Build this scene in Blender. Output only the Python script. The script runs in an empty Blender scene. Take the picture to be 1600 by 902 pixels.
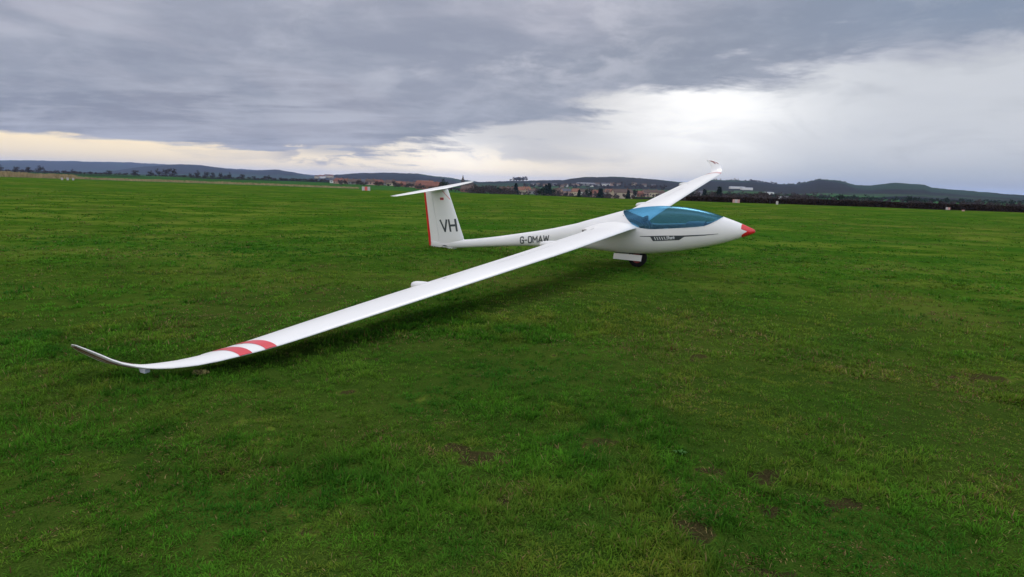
import bpy, bmesh, math, random
import numpy as np
from mathutils import Matrix, Vector
random.seed(7); rng=np.random.default_rng(11)
SC=bpy.context.scene; COL=SC.collection
# ---------------------------------------------------------------- camera
F,PITCH,ROLL,H=930.4,-0.172,0.0311,1.4602
cd=bpy.data.cameras.new("camera"); cam=bpy.data.objects.new("camera",cd); COL.objects.link(cam); SC.camera=cam
cd.sensor_width=36; cd.lens=F/1600*36; cd.clip_start=.05; cd.clip_end=60000
cp,sp=math.cos(PITCH),math.sin(PITCH); cr,sr=math.cos(ROLL),math.sin(ROLL)
FW=Vector((0,cp,sp)); X0=Vector((1,0,0)); U0=Vector((0,-sp,cp))
RT=X0*cr+U0*sr; UP=X0*-sr+U0*cr
m=Matrix.Identity(4)
for i in range(3): m[i][0]=RT[i]; m[i][1]=UP[i]; m[i][2]=-FW[i]
m[2][3]=H; cam.matrix_world=m
def ray(u,v):
    a=(u-800)/F; b=(v-451)/F
    d=FW+RT*a-UP*b
    return d
def at(u,v,Y):                       # point at forward distance Y seen at photo pixel (u,v)
    d=ray(u,v); t=Y/d.y; return Vector((d.x*t,Y,H+d.z*t))
# ---------------------------------------------------------------- node helpers
def N(nt,typ,**kw):
    n=nt.nodes.new(typ)
    for k,v in kw.items():
        if k.startswith('i_'):
            key=k[2:]; key=int(key) if key.isdigit() else key.replace('_',' ')
            if hasattr(v,'links') or isinstance(v,bpy.types.NodeSocket): nt.links.new(v,n.inputs[key])
            else: n.inputs[key].default_value=v
        else: setattr(n,k,v)
    return n
def math_(nt,op,a,b=0.0,c=None,clamp=False):
    n=nt.nodes.new('ShaderNodeMath'); n.operation=op; n.use_clamp=clamp
    for i,v in enumerate((a,b,c)):
        if v is None: continue
        if isinstance(v,bpy.types.NodeSocket): nt.links.new(v,n.inputs[i])
        else: n.inputs[i].default_value=v
    return n.outputs[0]
def smooth(nt,v,a,b,lo=0.,hi=1.):
    n=nt.nodes.new('ShaderNodeMapRange'); n.interpolation_type='SMOOTHSTEP'
    nt.links.new(v,n.inputs[0]); n.inputs[1].default_value=a; n.inputs[2].default_value=b; n.inputs[3].default_value=lo; n.inputs[4].default_value=hi
    return n.outputs[0]
def mix(nt,f,a,b,mode='MIX'):
    n=nt.nodes.new('ShaderNodeMix'); n.data_type='RGBA'; n.blend_type=mode
    for s,v in ((n.inputs[0],f),(n.inputs[6],a),(n.inputs[7],b)):
        if isinstance(v,bpy.types.NodeSocket): nt.links.new(v,s)
        else: s.default_value=v if not isinstance(v,tuple) or len(v)==4 else (*v,1)
    return n.outputs[2]
def noise(nt,vec,scale,detail=5,rough=.55,dist=0.,dim='3D'):
    n=nt.nodes.new('ShaderNodeTexNoise'); n.noise_dimensions=dim
    if vec is not None: nt.links.new(vec,n.inputs['Vector'])
    n.inputs['Scale'].default_value=scale; n.inputs['Detail'].default_value=detail
    n.inputs['Roughness'].default_value=rough; n.inputs['Distortion'].default_value=dist
    return n.outputs[0]
# ---------------------------------------------------------------- sky (overcast, low sun behind thin cloud ahead right)
SUN_AZ,SUN_EL=0.30,math.radians(50)
W=bpy.data.worlds.new("World"); SC.world=W; W.use_nodes=True; nt=W.node_tree; nt.nodes.clear()
tc=N(nt,'ShaderNodeTexCoord'); D=tc.outputs['Generated']
sx=N(nt,'ShaderNodeSeparateXYZ'); nt.links.new(D,sx.inputs[0]); dx,dy,dz=sx.outputs
az=math_(nt,'ARCTAN2',dx,dy); el=math_(nt,'ARCSINE',dz)
zz=math_(nt,'MAXIMUM',math_(nt,'ADD',dz,.09),.02)
cx=N(nt,'ShaderNodeCombineXYZ'); nt.links.new(math_(nt,'DIVIDE',dx,zz),cx.inputs[0]); nt.links.new(math_(nt,'DIVIDE',dy,zz),cx.inputs[1]); cx.inputs[2].default_value=1.7
cv=cx.outputs[0]
rot=N(nt,'ShaderNodeMapping',vector_type='POINT'); nt.links.new(cv,rot.inputs[0]); rot.inputs['Rotation'].default_value=(0,0,math.radians(-20)); rot.inputs['Scale'].default_value=(.55,1.25,1)
n1=noise(nt,rot.outputs[0],.42,8,.52,.3); n2=noise(nt,rot.outputs[0],1.6,7,.55,.25); n3=noise(nt,cv,4.5,5,.55)
cx2=N(nt,'ShaderNodeCombineXYZ'); nt.links.new(az,cx2.inputs[0]); nt.links.new(math_(nt,'MULTIPLY',el,4.),cx2.inputs[1]); cx2.inputs[2].default_value=.37
n4=noise(nt,cx2.outputs[0],5.,7,.6,.4)            # long flat streaks
n5=noise(nt,cx2.outputs[0],2.1,6,.55,.6)
cx3=N(nt,'ShaderNodeCombineXYZ'); nt.links.new(az,cx3.inputs[0]); nt.links.new(math_(nt,'MULTIPLY',el,2.4),cx3.inputs[1]); cx3.inputs[2].default_value=2.1
n6=noise(nt,cx3.outputs[0],13.,8,.62,.35)         # ragged puffs
n7=noise(nt,cx3.outputs[0],4.6,8,.6,.5)
fc=N(nt,'ShaderNodeFloatCurve'); nt.links.new(math_(nt,'MULTIPLY_ADD',az,1/(2*math.pi),.5),fc.inputs['Value'])
cur=fc.mapping.curves[0]
B=[(-0.702,.046),(-.567,.046),(-.404,.043),(-.30,.041),(-.22,.046),(-.163,.058),(-.06,.086),(.023,.104),(.135,.128),(.193,.150),(.334,.172),(.462,.186),(.609,.198),(.672,.206),(.85,.23)]
pts=[(-math.pi,.15),(-1.8,.1)]+B+[(1.4,.2),(math.pi,.15)]
pts=[(a/(2*math.pi)+.5,b*2.5) for a,b in pts]
cur.points[0].location=pts[0]; cur.points[1].location=pts[-1]
for p in pts[1:-1]: cur.points.new(*p)
fc.mapping.update()
elb=math_(nt,'MULTIPLY',fc.outputs[0],.4)
nn=math_(nt,'ADD',math_(nt,'MULTIPLY',math_(nt,'SUBTRACT',n4,.5),.16),math_(nt,'ADD',math_(nt,'MULTIPLY',math_(nt,'SUBTRACT',n2,.5),.11),math_(nt,'MULTIPLY',math_(nt,'SUBTRACT',n6,.5),.035)))
hgt=math_(nt,'ADD',math_(nt,'SUBTRACT',el,elb),math_(nt,'MULTIPLY',nn,smooth(nt,az,-.5,-.1,.16,1.)))
wid=smooth(nt,az,-.4,.1,.007,.042)
mask=math_(nt,'DIVIDE',hgt,wid); mask=math_(nt,'ADD',mask,.5,clamp=True)
mask=smooth(nt,mask,0,1)
# sun glow behind the thin cloud
sv=Vector((math.sin(.305)*math.cos(.135),math.cos(.305)*math.cos(.135),math.sin(.135)))
dd=math_(nt,'SQRT',math_(nt,'ADD',math_(nt,'POWER',math_(nt,'MULTIPLY',math_(nt,'SUBTRACT',az,.29),.62),2.),math_(nt,'POWER',math_(nt,'SUBTRACT',el,.118),2.)))
glow=math_(nt,'EXPONENT',math_(nt,'MULTIPLY',math_(nt,'POWER',math_(nt,'DIVIDE',dd,.085),2.),-1.))
glow2=math_(nt,'EXPONENT',math_(nt,'MULTIPLY',math_(nt,'POWER',math_(nt,'DIVIDE',dd,.33),2.),-1.))
s=10.0
def C(r,g,b): return (r*s,g*s,b*s,1)
low=mix(nt,smooth(nt,az,-.05,.5),mix(nt,smooth(nt,az,-.6,-.2),C(1.28,1.04,.66),C(1.3,1.10,.78)),C(.44,.48,.53))
low=mix(nt,math_(nt,'MULTIPLY',smooth(nt,n4,.45,.62),.30),low,C(.50,.48,.50))
brk=math_(nt,'MULTIPLY',math_(nt,'MULTIPLY',smooth(nt,n7,.48,.58),smooth(nt,az,.32,-.02)),math_(nt,'MULTIPLY',smooth(nt,el,.030,.048),smooth(nt,az,-.42,-.3)))
slit=math_(nt,'MULTIPLY',math_(nt,'MULTIPLY',smooth(nt,n4,.44,.56),smooth(nt,el,.018,.026)),math_(nt,'MULTIPLY',smooth(nt,az,-.40,-.34),smooth(nt,az,-.18,-.26)))
low=mix(nt,math_(nt,'MULTIPLY',brk,.72),low,C(.37,.385,.46))
low=mix(nt,math_(nt,'MULTIPLY',slit,.7),low,C(.36,.36,.43))
gapm=math_(nt,'MULTIPLY',smooth(nt,el,.02,.075),smooth(nt,az,-.5,.0))
low=mix(nt,gapm,low,mix(nt,smooth(nt,az,.05,.55),C(.58,.57,.58),C(.58,.60,.64)))
up=mix(nt,smooth(nt,n1,.33,.66),C(.27,.283,.355),C(.44,.445,.52))
up=mix(nt,math_(nt,'MULTIPLY',smooth(nt,n2,.42,.68),.7),up,C(.52,.535,.61))
up=mix(nt,math_(nt,'MULTIPLY',smooth(nt,n5,.42,.62),.6),up,C(.26,.29,.37))
rim_=math_(nt,'MULTIPLY',smooth(nt,az,-.15,.2),math_(nt,'MULTIPLY',smooth(nt,hgt,.0,.03),smooth(nt,hgt,.16,.06)))
up=mix(nt,math_(nt,'MULTIPLY',rim_,.7),up,C(.255,.285,.35))
up=mix(nt,math_(nt,'MULTIPLY',smooth(nt,n3,.45,.7),.22),up,C(.50,.52,.60))
up=mix(nt,math_(nt,'MULTIPLY',smooth(nt,az,.2,.65),smooth(nt,el,.16,.24,0,.8)),up,C(.225,.285,.385))
up=mix(nt,math_(nt,'MULTIPLY',smooth(nt,n7,.5,.68),math_(nt,'MULTIPLY',smooth(nt,az,.35,-.1),.5)),up,C(.50,.52,.60))
up=mix(nt,math_(nt,'MULTIPLY',smooth(nt,n6,.5,.72),.22),up,C(.52,.54,.61))
up=mix(nt,math_(nt,'MULTIPLY',smooth(nt,n7,.5,.36),.28),up,C(.245,.275,.355))
veil=math_(nt,'MULTIPLY',smooth(nt,n7,.46,.60),.42); low=mix(nt,math_(nt,'MULTIPLY',veil,smooth(nt,az,.1,.3)),low,C(.47,.49,.53))
mot=math_(nt,'MULTIPLY',math_(nt,'MULTIPLY',smooth(nt,n7,.44,.60),smooth(nt,n6,.38,.6)),math_(nt,'MULTIPLY',smooth(nt,el,.12,.2),math_(nt,'MULTIPLY',smooth(nt,az,-.45,-.15),smooth(nt,az,.32,.06))))
up=mix(nt,math_(nt,'MULTIPLY',mot,.62),up,C(.60,.60,.66))
colr=mix(nt,mask,low,up)
cor=math_(nt,'MULTIPLY',math_(nt,'SUBTRACT',1.,math_(nt,'MULTIPLY',mask,.985)),math_(nt,'ADD',math_(nt,'MULTIPLY',glow,.46),math_(nt,'MULTIPLY',glow2,.09)))
cor=math_(nt,'MULTIPLY',cor,math_(nt,'MULTIPLY',smooth(nt,n4,.3,.6,.75,1.1),smooth(nt,n7,.66,.48,.55,1.1)))
d2=math_(nt,'SQRT',math_(nt,'ADD',math_(nt,'POWER',math_(nt,'MULTIPLY',math_(nt,'SUBTRACT',az,-.10),.5),2.),math_(nt,'POWER',math_(nt,'SUBTRACT',el,.042),2.)))
cor=math_(nt,'ADD',cor,math_(nt,'MULTIPLY',math_(nt,'EXPONENT',math_(nt,'MULTIPLY',math_(nt,'POWER',math_(nt,'DIVIDE',d2,.045),2.),-1.)),math_(nt,'MULTIPLY',math_(nt,'SUBTRACT',1.,mask),.34)))
gv=N(nt,'ShaderNodeVectorMath',operation='SCALE'); gv.inputs[0].default_value=(1.*s,.97*s,.88*s); nt.links.new(cor,gv.inputs['Scale'])
colr=mix(nt,1.,colr,gv.outputs[0],'ADD')
cz=math_(nt,'COSINE',az); bk=math_(nt,'MULTIPLY',smooth(nt,math_(nt,'MULTIPLY',cz,-1.),-.7,.8,0.,2.9),smooth(nt,el,-.05,.5,.55,1.))
zen=math_(nt,'ADD',smooth(nt,el,.30,1.3,1.,2.05),bk)                   # an overcast sky brightens steadily towards the zenith
zv=N(nt,'ShaderNodeVectorMath',operation='SCALE'); nt.links.new(mix(nt,smooth(nt,el,.25,.7),colr,mix(nt,1.,colr,(1.12,1.03,.88),'MULTIPLY')),zv.inputs[0]); nt.links.new(zen,zv.inputs['Scale'])
bgc=N(nt,'ShaderNodeBackground'); nt.links.new(zv.outputs[0],bgc.inputs[0]); bgc.inputs[1].default_value=.1
sky=N(nt,'ShaderNodeTexSky',sky_type='NISHITA'); sky.sun_disc=False; sky.sun_elevation=SUN_EL; sky.sun_rotation=SUN_AZ
bgs=N(nt,'ShaderNodeBackground'); nt.links.new(sky.outputs[0],bgs.inputs[0]); bgs.inputs[1].default_value=.1
ms=N(nt,'ShaderNodeMixShader'); ms.inputs[0].default_value=.96; nt.links.new(bgs.outputs[0],ms.inputs[1]); nt.links.new(bgc.outputs[0],ms.inputs[2])
wo=N(nt,'ShaderNodeOutputWorld'); nt.links.new(ms.outputs[0],wo.inputs[0])
W.cycles.sampling_method='MANUAL'; W.cycles.sample_map_resolution=1024
# ---------------------------------------------------------------- sun
sd=bpy.data.lights.new("sun",'SUN'); sd.energy=1.3; sd.angle=math.radians(15); sd.color=(1,.95,.87)
so=bpy.data.objects.new("sun",sd); COL.objects.link(so)
sdir=Vector((math.sin(SUN_AZ)*math.cos(SUN_EL),math.cos(SUN_AZ)*math.cos(SUN_EL),math.sin(SUN_EL)))
so.rotation_euler=sdir.to_track_quat('Z','Y').to_euler(); so.location=(0,0,40)
SC.view_settings.view_transform='Standard'; SC.view_settings.look='None'; SC.view_settings.exposure=0; SC.view_settings.gamma=1
# ---------------------------------------------------------------- object helpers
def tag(o,label=None,cat=None,group=None,kind=None):
    if label: o['label']=label
    if cat: o['category']=cat
    if group: o['group']=group
    if kind: o['kind']=kind
    return o
def mesh_obj(name,verts,faces,mat,parent=None,smooth_=False):
    me=bpy.data.meshes.new(name); me.from_pydata([tuple(v) for v in verts],[],faces)
    for mt in (mat if isinstance(mat,(list,tuple)) else [mat]): me.materials.append(mt)
    if smooth_: me.polygons.foreach_set('use_smooth',[True]*len(me.polygons))
    me.update()
    o=bpy.data.objects.new(name,me); COL.objects.link(o)
    if parent: o.parent=parent
    return o
def np_mesh(name,V,Fc,mat,parent=None,smooth_=False,k=4):
    me=bpy.data.meshes.new(name); V=np.asarray(V,np.float32); Fc=np.asarray(Fc,np.int32)
    me.vertices.add(len(V)); me.vertices.foreach_set('co',V.ravel())
    me.loops.add(Fc.size); me.loops.foreach_set('vertex_index',Fc.ravel())
    me.polygons.add(len(Fc)); me.polygons.foreach_set('loop_start',np.arange(0,Fc.size,k,dtype=np.int32)); 
    if smooth_: me.polygons.foreach_set('use_smooth',np.ones(len(Fc),bool))
    me.materials.append(mat); me.update(calc_edges=True)
    o=bpy.data.objects.new(name,me); COL.objects.link(o)
    if parent: o.parent=parent
    return o
def set_attr(o,name,arr,dom='POINT'):
    a=o.data.color_attributes.new(name,'FLOAT_COLOR',dom)
    c=np.ones((len(arr),4),np.float32); c[:,:arr.shape[1]]=arr; a.data.foreach_set('color',c.ravel())
def empty(name,loc=(0,0,0),rz=0):
    o=bpy.data.objects.new(name,None); COL.objects.link(o); o.location=loc; o.rotation_euler=(0,0,rz); o.empty_display_size=.3; return o
def copy_tree(o,parent=None):
    c=o.copy(); COL.objects.link(c)
    if parent: c.parent=parent
    for ch in o.children: copy_tree(ch,c)
    return c
def loft(name,rings,mat,parent=None,closed=True,caps=True,smooth_=True):
    n=len(rings[0]); V=[p for r in rings for p in r]; Fs=[]
    for i in range(len(rings)-1):
        for j in range(n if closed else n-1):
            k=(j+1)%n; Fs.append((i*n+j,i*n+k,(i+1)*n+k,(i+1)*n+j))
    if caps and closed: Fs.append(tuple(range(n))[::-1]); Fs.append(tuple(range((len(rings)-1)*n,len(rings)*n)))
    return mesh_obj(name,V,Fs,mat,parent,smooth_)
def tube(path,r,n=8):
    rings=[]; P=[Vector(p) for p in path]
    for i,p in enumerate(P):
        t=(P[min(i+1,len(P)-1)]-P[max(i-1,0)]).normalized(); a=t.orthogonal().normalized(); 
        if abs(t.y)<.99: a=t.cross(Vector((0,1,0))).normalized()
        b=t.cross(a); rr=r[i] if isinstance(r,(list,tuple)) else r
        rings.append([p+a*math.cos(2*math.pi*k/n)*rr+b*math.sin(2*math.pi*k/n)*rr for k in range(n)])
    return rings
def box_vf(cx,cy,cz,lx,ly,lz):
    v=[(cx+sx*lx/2,cy+sy*ly/2,cz+sz*lz/2) for sz in(-1,1) for sy in(-1,1) for sx in(-1,1)]
    f=[(0,2,3,1),(4,5,7,6),(0,1,5,4),(2,6,7,3),(0,4,6,2),(1,3,7,5)]
    return v,f
# ---------------------------------------------------------------- materials
def principled(name,col,rough=.5,coat=0,metal=0,spec=.5,var=0,vscale=5,bump=0,bscale=40):
    mt=bpy.data.materials.new(name); mt.use_nodes=True; t=mt.node_tree; b=t.nodes['Principled BSDF']
    b.inputs['Base Color'].default_value=(*col,1); b.inputs['Roughness'].default_value=rough; b.inputs['Coat Weight'].default_value=coat
    b.inputs['Coat Roughness'].default_value=.06; b.inputs['Metallic'].default_value=metal; b.inputs['Specular IOR Level'].default_value=spec
    tc=N(t,'ShaderNodeTexCoord'); nz=noise(t,tc.outputs['Object'],vscale,6,.6)
    if var:
        c=mix(t,smooth(t,nz,.3,.7),tuple(x*(1-var) for x in col),tuple(min(1,x*(1+var)) for x in col)); t.links.new(c,b.inputs['Base Color'])
    if bump:
        bp=N(t,'ShaderNodeBump'); bp.inputs['Strength'].default_value=bump; t.links.new(noise(t,tc.outputs['Object'],bscale,4),bp.inputs['Height']); t.links.new(bp.outputs[0],b.inputs['Normal'])
    return mt
GEL=principled('white_gelcoat',(.71,.71,.715),.34,.0,.0,.22,var=.025,vscale=1.3,bump=.012,bscale=2.2)
REDP=principled('red_paint',(.56,.014,.02),.3,.3,var=.06)
REDM=principled('red_marking',(.60,.05,.07),.35,.2,var=.08)
BROWN=principled('maroon_marking',(.22,.07,.07),.4,.1,var=.1)
DARK=principled('charcoal_lettering',(.045,.055,.065),.45,0,var=.08)
BLACKP=principled('black_gap',(.012,.012,.014),.7)
RUB=principled('tyre_rubber',(.012,.012,.013),.9,spec=.1,var=.2,bump=.2)
GREYP=principled('cockpit_grey',(.07,.08,.10),.6,var=.08)
SEATM=principled('seat_fabric',(.02,.025,.035),.85,var=.2,vscale=30)
BLKI=principled('instrument_black',(.02,.02,.025),.5)
METAL=principled('bare_metal',(.5,.5,.52),.35,metal=1)
CLEARP=principled('skid_plastic',(.42,.45,.5),.35,var=.2,vscale=60)
SILVERP=principled('silver_decal',(.62,.65,.68),.4)
GL=bpy.data.materials.new('tinted_canopy_glass'); GL.use_nodes=True; t=GL.node_tree; t.nodes.clear()
tr=N(t,'ShaderNodeBsdfTransparent'); tr.inputs[0].default_value=(.30,.57,.72,1)
gs=N(t,'ShaderNodeBsdfGlossy'); gs.inputs['Roughness'].default_value=.28; gs.inputs[0].default_value=(.22,.55,.88,1)
fr=N(t,'ShaderNodeFresnel'); fr.inputs[0].default_value=1.6
mx=N(t,'ShaderNodeMixShader'); t.links.new(math_(t,'ADD',math_(t,'MINIMUM',fr.outputs[0],.13),.032),mx.inputs[0]); t.links.new(tr.outputs[0],mx.inputs[1]); t.links.new(gs.outputs[0],mx.inputs[2])
ou=N(t,'ShaderNodeOutputMaterial'); t.links.new(mx.outputs[0],ou.inputs[0])
# ---------------------------------------------------------------- value noise in numpy
def vnoise(x,y,seed=0,scale=1.,oct=4,gain=.5):
    x=np.asarray(x,float)/scale; y=np.asarray(y,float)/scale; out=np.zeros_like(x); amp=1.; tot=0
    for o in range(oct):
        xi=np.floor(x).astype(np.int64); yi=np.floor(y).astype(np.int64); fx=x-xi; fy=y-yi
        fx=fx*fx*(3-2*fx); fy=fy*fy*(3-2*fy)
        def h(a,b):
            n=(a*374761393+b*668265263+(seed+o)*1442695041)&0xffffffff
            n=((n^(n>>13))*1274126177)&0xffffffff
            return ((n^(n>>16))&0xffff)/65535.
        v=(h(xi,yi)*(1-fx)+h(xi+1,yi)*fx)*(1-fy)+(h(xi,yi+1)*(1-fx)+h(xi+1,yi+1)*fx)*fy
        out+=amp*v; tot+=amp; amp*=gain; x=x*2.03+17.1; y=y*2.03-9.7
    return out/tot
def sstep(v,a,b):
    t=np.clip((v-a)/(b-a),0,1); return t*t*(3-2*t)
# ---------------------------------------------------------------- terrain
RIDGES=[(9000,.35,[(-300,250),(0,251),(60,251),(130,253),(200,254),(260,257.5),(330,262),(420,267),(500,275),(600,284)]),
 (5500,.3,[(100,275),(180,267),(215,262),(240,260),(275,257.2),(300,257),(330,261),(370,266.5),(400,266.5),(430,265),(460,270),(485,275),(520,281),(600,288)]),
 (3600,.3,[(460,283),(490,278),(510,275.5),(540,272.5),(560,271),(600,270),(650,272),(700,278),(735,283),(760,286),(800,290)]),
 (2600,.6,[(650,291),(730,286),(760,284.5),(800,283.5),(880,282),(895,279.5),(910,278),(935,277.5),(960,277),(1000,279),(1030,282),(1060,285),(1080,286),(1110,282),(1170,283.5),(1200,287),(1220,289),(1245,289),(1280,281.5),(1310,283.5),(1335,290),(1360,291),(1380,288),(1400,287),(1445,290),(1455,294),(1500,298),(1560,303),(1600,306),(1750,312),(1900,316)])]
RT_=[]
for R,w,P in RIDGES:
    A=[];E=[]
    for u,v in P:
        d=ray(u,v); A.append(math.atan2(d.x,d.y)); E.append(d.z/math.hypot(d.x,d.y))
    RT_.append((R,w,np.array(A),np.array(E)))
def ground_z(x,y):
    x=np.asarray(x,float); y=np.asarray(y,float); r=np.hypot(x,y)+1e-6; a=np.arctan2(x,y)
    e=y+.225*x-88+3*(vnoise(x,y,5,40)-.5)
    drop=np.interp(a,[-3,-.75,-.35,-.2,-.08,.1,.3,.45,.8,3],[2,2.,2.4,3.2,7,8,6,4.5,3.2,3])
    front=sstep(np.cos(a),.2,.5)
    z=-drop*sstep(e,0,150)*front - .3*(1-front)*sstep(r,90,300)
    base=z
    hill=np.zeros_like(r)
    for i,(R,w,A,E) in enumerate(RT_):
        top=np.interp(a,A,E)*R+H+(vnoise(x,y,31+i,34*R/2600,4)-.5)*R*.0026
        q=(r-R)/(R*w); b=np.where(q<0,sstep(q,-1,0),1-.75*sstep(q,0,1.2))
        top=np.where(a<A[0]-.1,0,top); fade=sstep(a,A[0]-.12,A[0])*(1-sstep(a,A[-1],A[-1]+.25))
        hill=np.maximum(hill,(top-base)*b*fade)
    back=40*sstep(r,2500,5000)*(1-front)*vnoise(x,y,77,2500,2)
    bumps=(vnoise(x,y,3,.55,3)-.5)*.055*np.clip(1.4-r/60,0,1)+(vnoise(x,y,4,.15,3)-.5)*.045*np.clip(1.6-r/10,0,1)+(vnoise(x,y,9,7,2)-.5)*.12*np.clip((r-25)/30,0,1)*sstep(200-r,0,100)
    # a flat spot where the aircraft stands is kept by the small size of the bumps
    return z+hill+back+bumps
def gz(x,y): return float(ground_z(np.array([x]),np.array([y]))[0])
def dryness(x,y):
    d=vnoise(x,y,21,1.1,4)*.55+vnoise(x*1.,y*.5,22,5.5,4)*.45
    return sstep(d,.50,.70)
BARE=[(1200,800,.13,.06),(1195,745,.10,.06),(1085,830,.11,.08),(1110,735,.07,.05),(735,715,.14,.08),(715,700,.1,.05),(780,790,.09,.05),(940,690,.10,.05),(1320,790,.10,.06),(1200,890,.16,.05),(690,660,.07,.04),(865,557,.09,.05),(540,610,.08,.05),(1540,590,.3,.1),(1090,560,.1,.06),(1290,780,.07,.05)]
BP=[]
for u,v,a_,b_ in BARE:
    d=ray(u,v); t_=-H/d.z; BP.append((d.x*t_,d.y*t_,a_*1.0,b_*1.3))
def bareness(x,y):
    x=np.asarray(x,float); o=np.zeros_like(x)
    wob=(vnoise(x,y,41,.09,3)-.5)*1.5
    for bx,by,ra,rb in BP:
        dd=np.sqrt(((x-bx)/ra)**2+((y-by)/rb)**2)+wob; o=np.maximum(o,1-sstep(dd,.4,1.2))
    sp=vnoise(x,y,43,.28,4); o=np.maximum(o,sstep(sp,.74,.84)*.7*sstep(vnoise(x,y,44,3,2),.4,.6))
    return o
azs=np.concatenate([np.linspace(-math.pi,-.86,50)[:-1],np.linspace(-.86,.86,1150),np.linspace(.86,math.pi,50)[1:]])
rs=[.6]
while rs[-1]<13500: rs.append(rs[-1]*(1.022 if rs[-1]<14 else 1.03 if rs[-1]<1300 else 1.02))
rs=np.array(rs); SPLIT=int(np.searchsorted(rs,1350))
def sheet(name,r0,r1,mat):
    R=rs[r0:r1]; A,RR=np.meshgrid(azs,R); x=RR*np.sin(A); y=RR*np.cos(A); z=ground_z(x,y)
    V=np.stack([x.ravel(),y.ravel(),z.ravel()],1); n=len(azs); i=np.arange((len(R)-1)*(n-1)); q=(i//(n-1))*n+i%(n-1)
    Fc=np.stack([q,q+n,q+n+1,q+1],1)
    if r0==0:                                     # centre disc under the viewpoint
        V=np.vstack([V,[[0,0,0]]])
    o=np_mesh(name,V,Fc,mat,smooth_=True)
    return o,x.ravel(),y.ravel(),z.ravel()
def ground_material():
    mt=bpy.data.materials.new('meadow_turf'); mt.use_nodes=True; t=mt.node_tree; b=t.nodes['Principled BSDF']; b.inputs['Roughness'].default_value=1; b.inputs['Specular IOR Level'].default_value=0
    at_=N(t,'ShaderNodeAttribute',attribute_name='zone'); sp=N(t,'ShaderNodeSeparateColor'); t.links.new(at_.outputs['Color'],sp.inputs[0]); dry,bare,far=sp.outputs; th_=N(t,'ShaderNodeAttribute',attribute_name='under_turf'); under_turf=th_.outputs['Fac']
    geo=N(t,'ShaderNodeNewGeometry'); P=geo.outputs['Position']
    def strk(sx,sy,sc,d=5,r=.6,off=0):
        m_=N(t,'ShaderNodeMapping'); t.links.new(P,m_.inputs[0]); m_.inputs['Scale'].default_value=(sx,sy,0); m_.inputs['Location'].default_value=(off,off*.7,0)
        return noise(t,m_.outputs[0],sc,d,r)
    fine=strk(1,1,42,4,.7); mid=strk(1,1,6.5,5,.65,3); big=strk(.6,1,.55,4,.6,7); vbig=strk(.35,1,.11,3,.55,11); f2=strk(1,1,120,2,.6)
    g=mix(t,smooth(t,mid,.33,.66),(.028,.082,.006),(.068,.148,.013))
    g=mix(t,smooth(t,fine,.35,.68),mix(t,1.,g,(.55,.55,.55),'MULTIPLY'),g)
    g=mix(t,math_(t,'MULTIPLY',smooth(t,big,.42,.66),.9),g,(.105,.148,.020))
    g=mix(t,math_(t,'MULTIPLY',smooth(t,vbig,.45,.62),.55),g,(.022,.088,.008))
    g=mix(t,math_(t,'MULTIPLY',smooth(t,strk(.5,1,1.7,6,.7,23),.54,.64),.85),g,(.014,.045,.004))   # darker tussocks, tuft shadows painted in with them
    g=mix(t,math_(t,'MULTIPLY',dry,math_(t,'MULTIPLY',smooth(t,fine,.4,.62),.5)),g,(.12,.115,.03))
    soil=mix(t,smooth(t,f2,.3,.7),(.012,.008,.005),(.055,.036,.022))
    g=mix(t,math_(t,'MULTIPLY',smooth(t,math_(t,'ADD',bare,math_(t,'MULTIPLY',math_(t,'SUBTRACT',fine,.5),.9)),.3,.7),.85),g,soil)
    at2=N(t,'ShaderNodeAttribute',attribute_name='field'); fg=mix(t,smooth(t,strk(.2,1,.05,4,.6,5),.35,.65),at2.outputs['Color'],mix(t,1.,at2.outputs['Color'],(.72,.76,.74),'MULTIPLY'))
    g=mix(t,math_(t,'MULTIPLY',math_(t,'MULTIPLY',under_turf,.8),smooth(t,bare,.5,.15)),g,mix(t,smooth(t,f2,.3,.7),(.012,.032,.004),(.040,.070,.012)))  # darker ground tone under the near blades, fading with distance
    g=mix(t,far,g,fg); t.links.new(g,b.inputs['Base Color'])
    bp=N(t,'ShaderNodeBump'); bp.inputs['Strength'].default_value=.9; bp.inputs['Distance'].default_value=.03
    hh=math_(t,'ADD',math_(t,'MULTIPLY',fine,.5),math_(t,'ADD',mid,math_(t,'MULTIPLY',big,1.5))); t.links.new(hh,bp.inputs['Height']); t.links.new(bp.outputs[0],b.inputs['Normal'])
    return mt
def hill_material():
    mt=bpy.data.materials.new('wooded_hillside'); mt.use_nodes=True; t=mt.node_tree; b=t.nodes['Principled BSDF']; b.inputs['Roughness'].default_value=.95; b.inputs['Specular IOR Level'].default_value=.05
    at_=N(t,'ShaderNodeAttribute',attribute_name='field'); geo=N(t,'ShaderNodeNewGeometry')
    n_=noise(t,geo.outputs['Position'],.02,6,.7); n2_=noise(t,geo.outputs['Position'],.08,4,.7)
    c=mix(t,smooth(t,n_,.3,.7),mix(t,1.,at_.outputs['Color'],(.55,.6,.65),'MULTIPLY'),at_.outputs['Color'])
    c=mix(t,math_(t,'MULTIPLY',smooth(t,n2_,.5,.7),.4),c,(.03,.035,.025)); t.links.new(c,b.inputs['Base Color'])
    return mt
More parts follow.
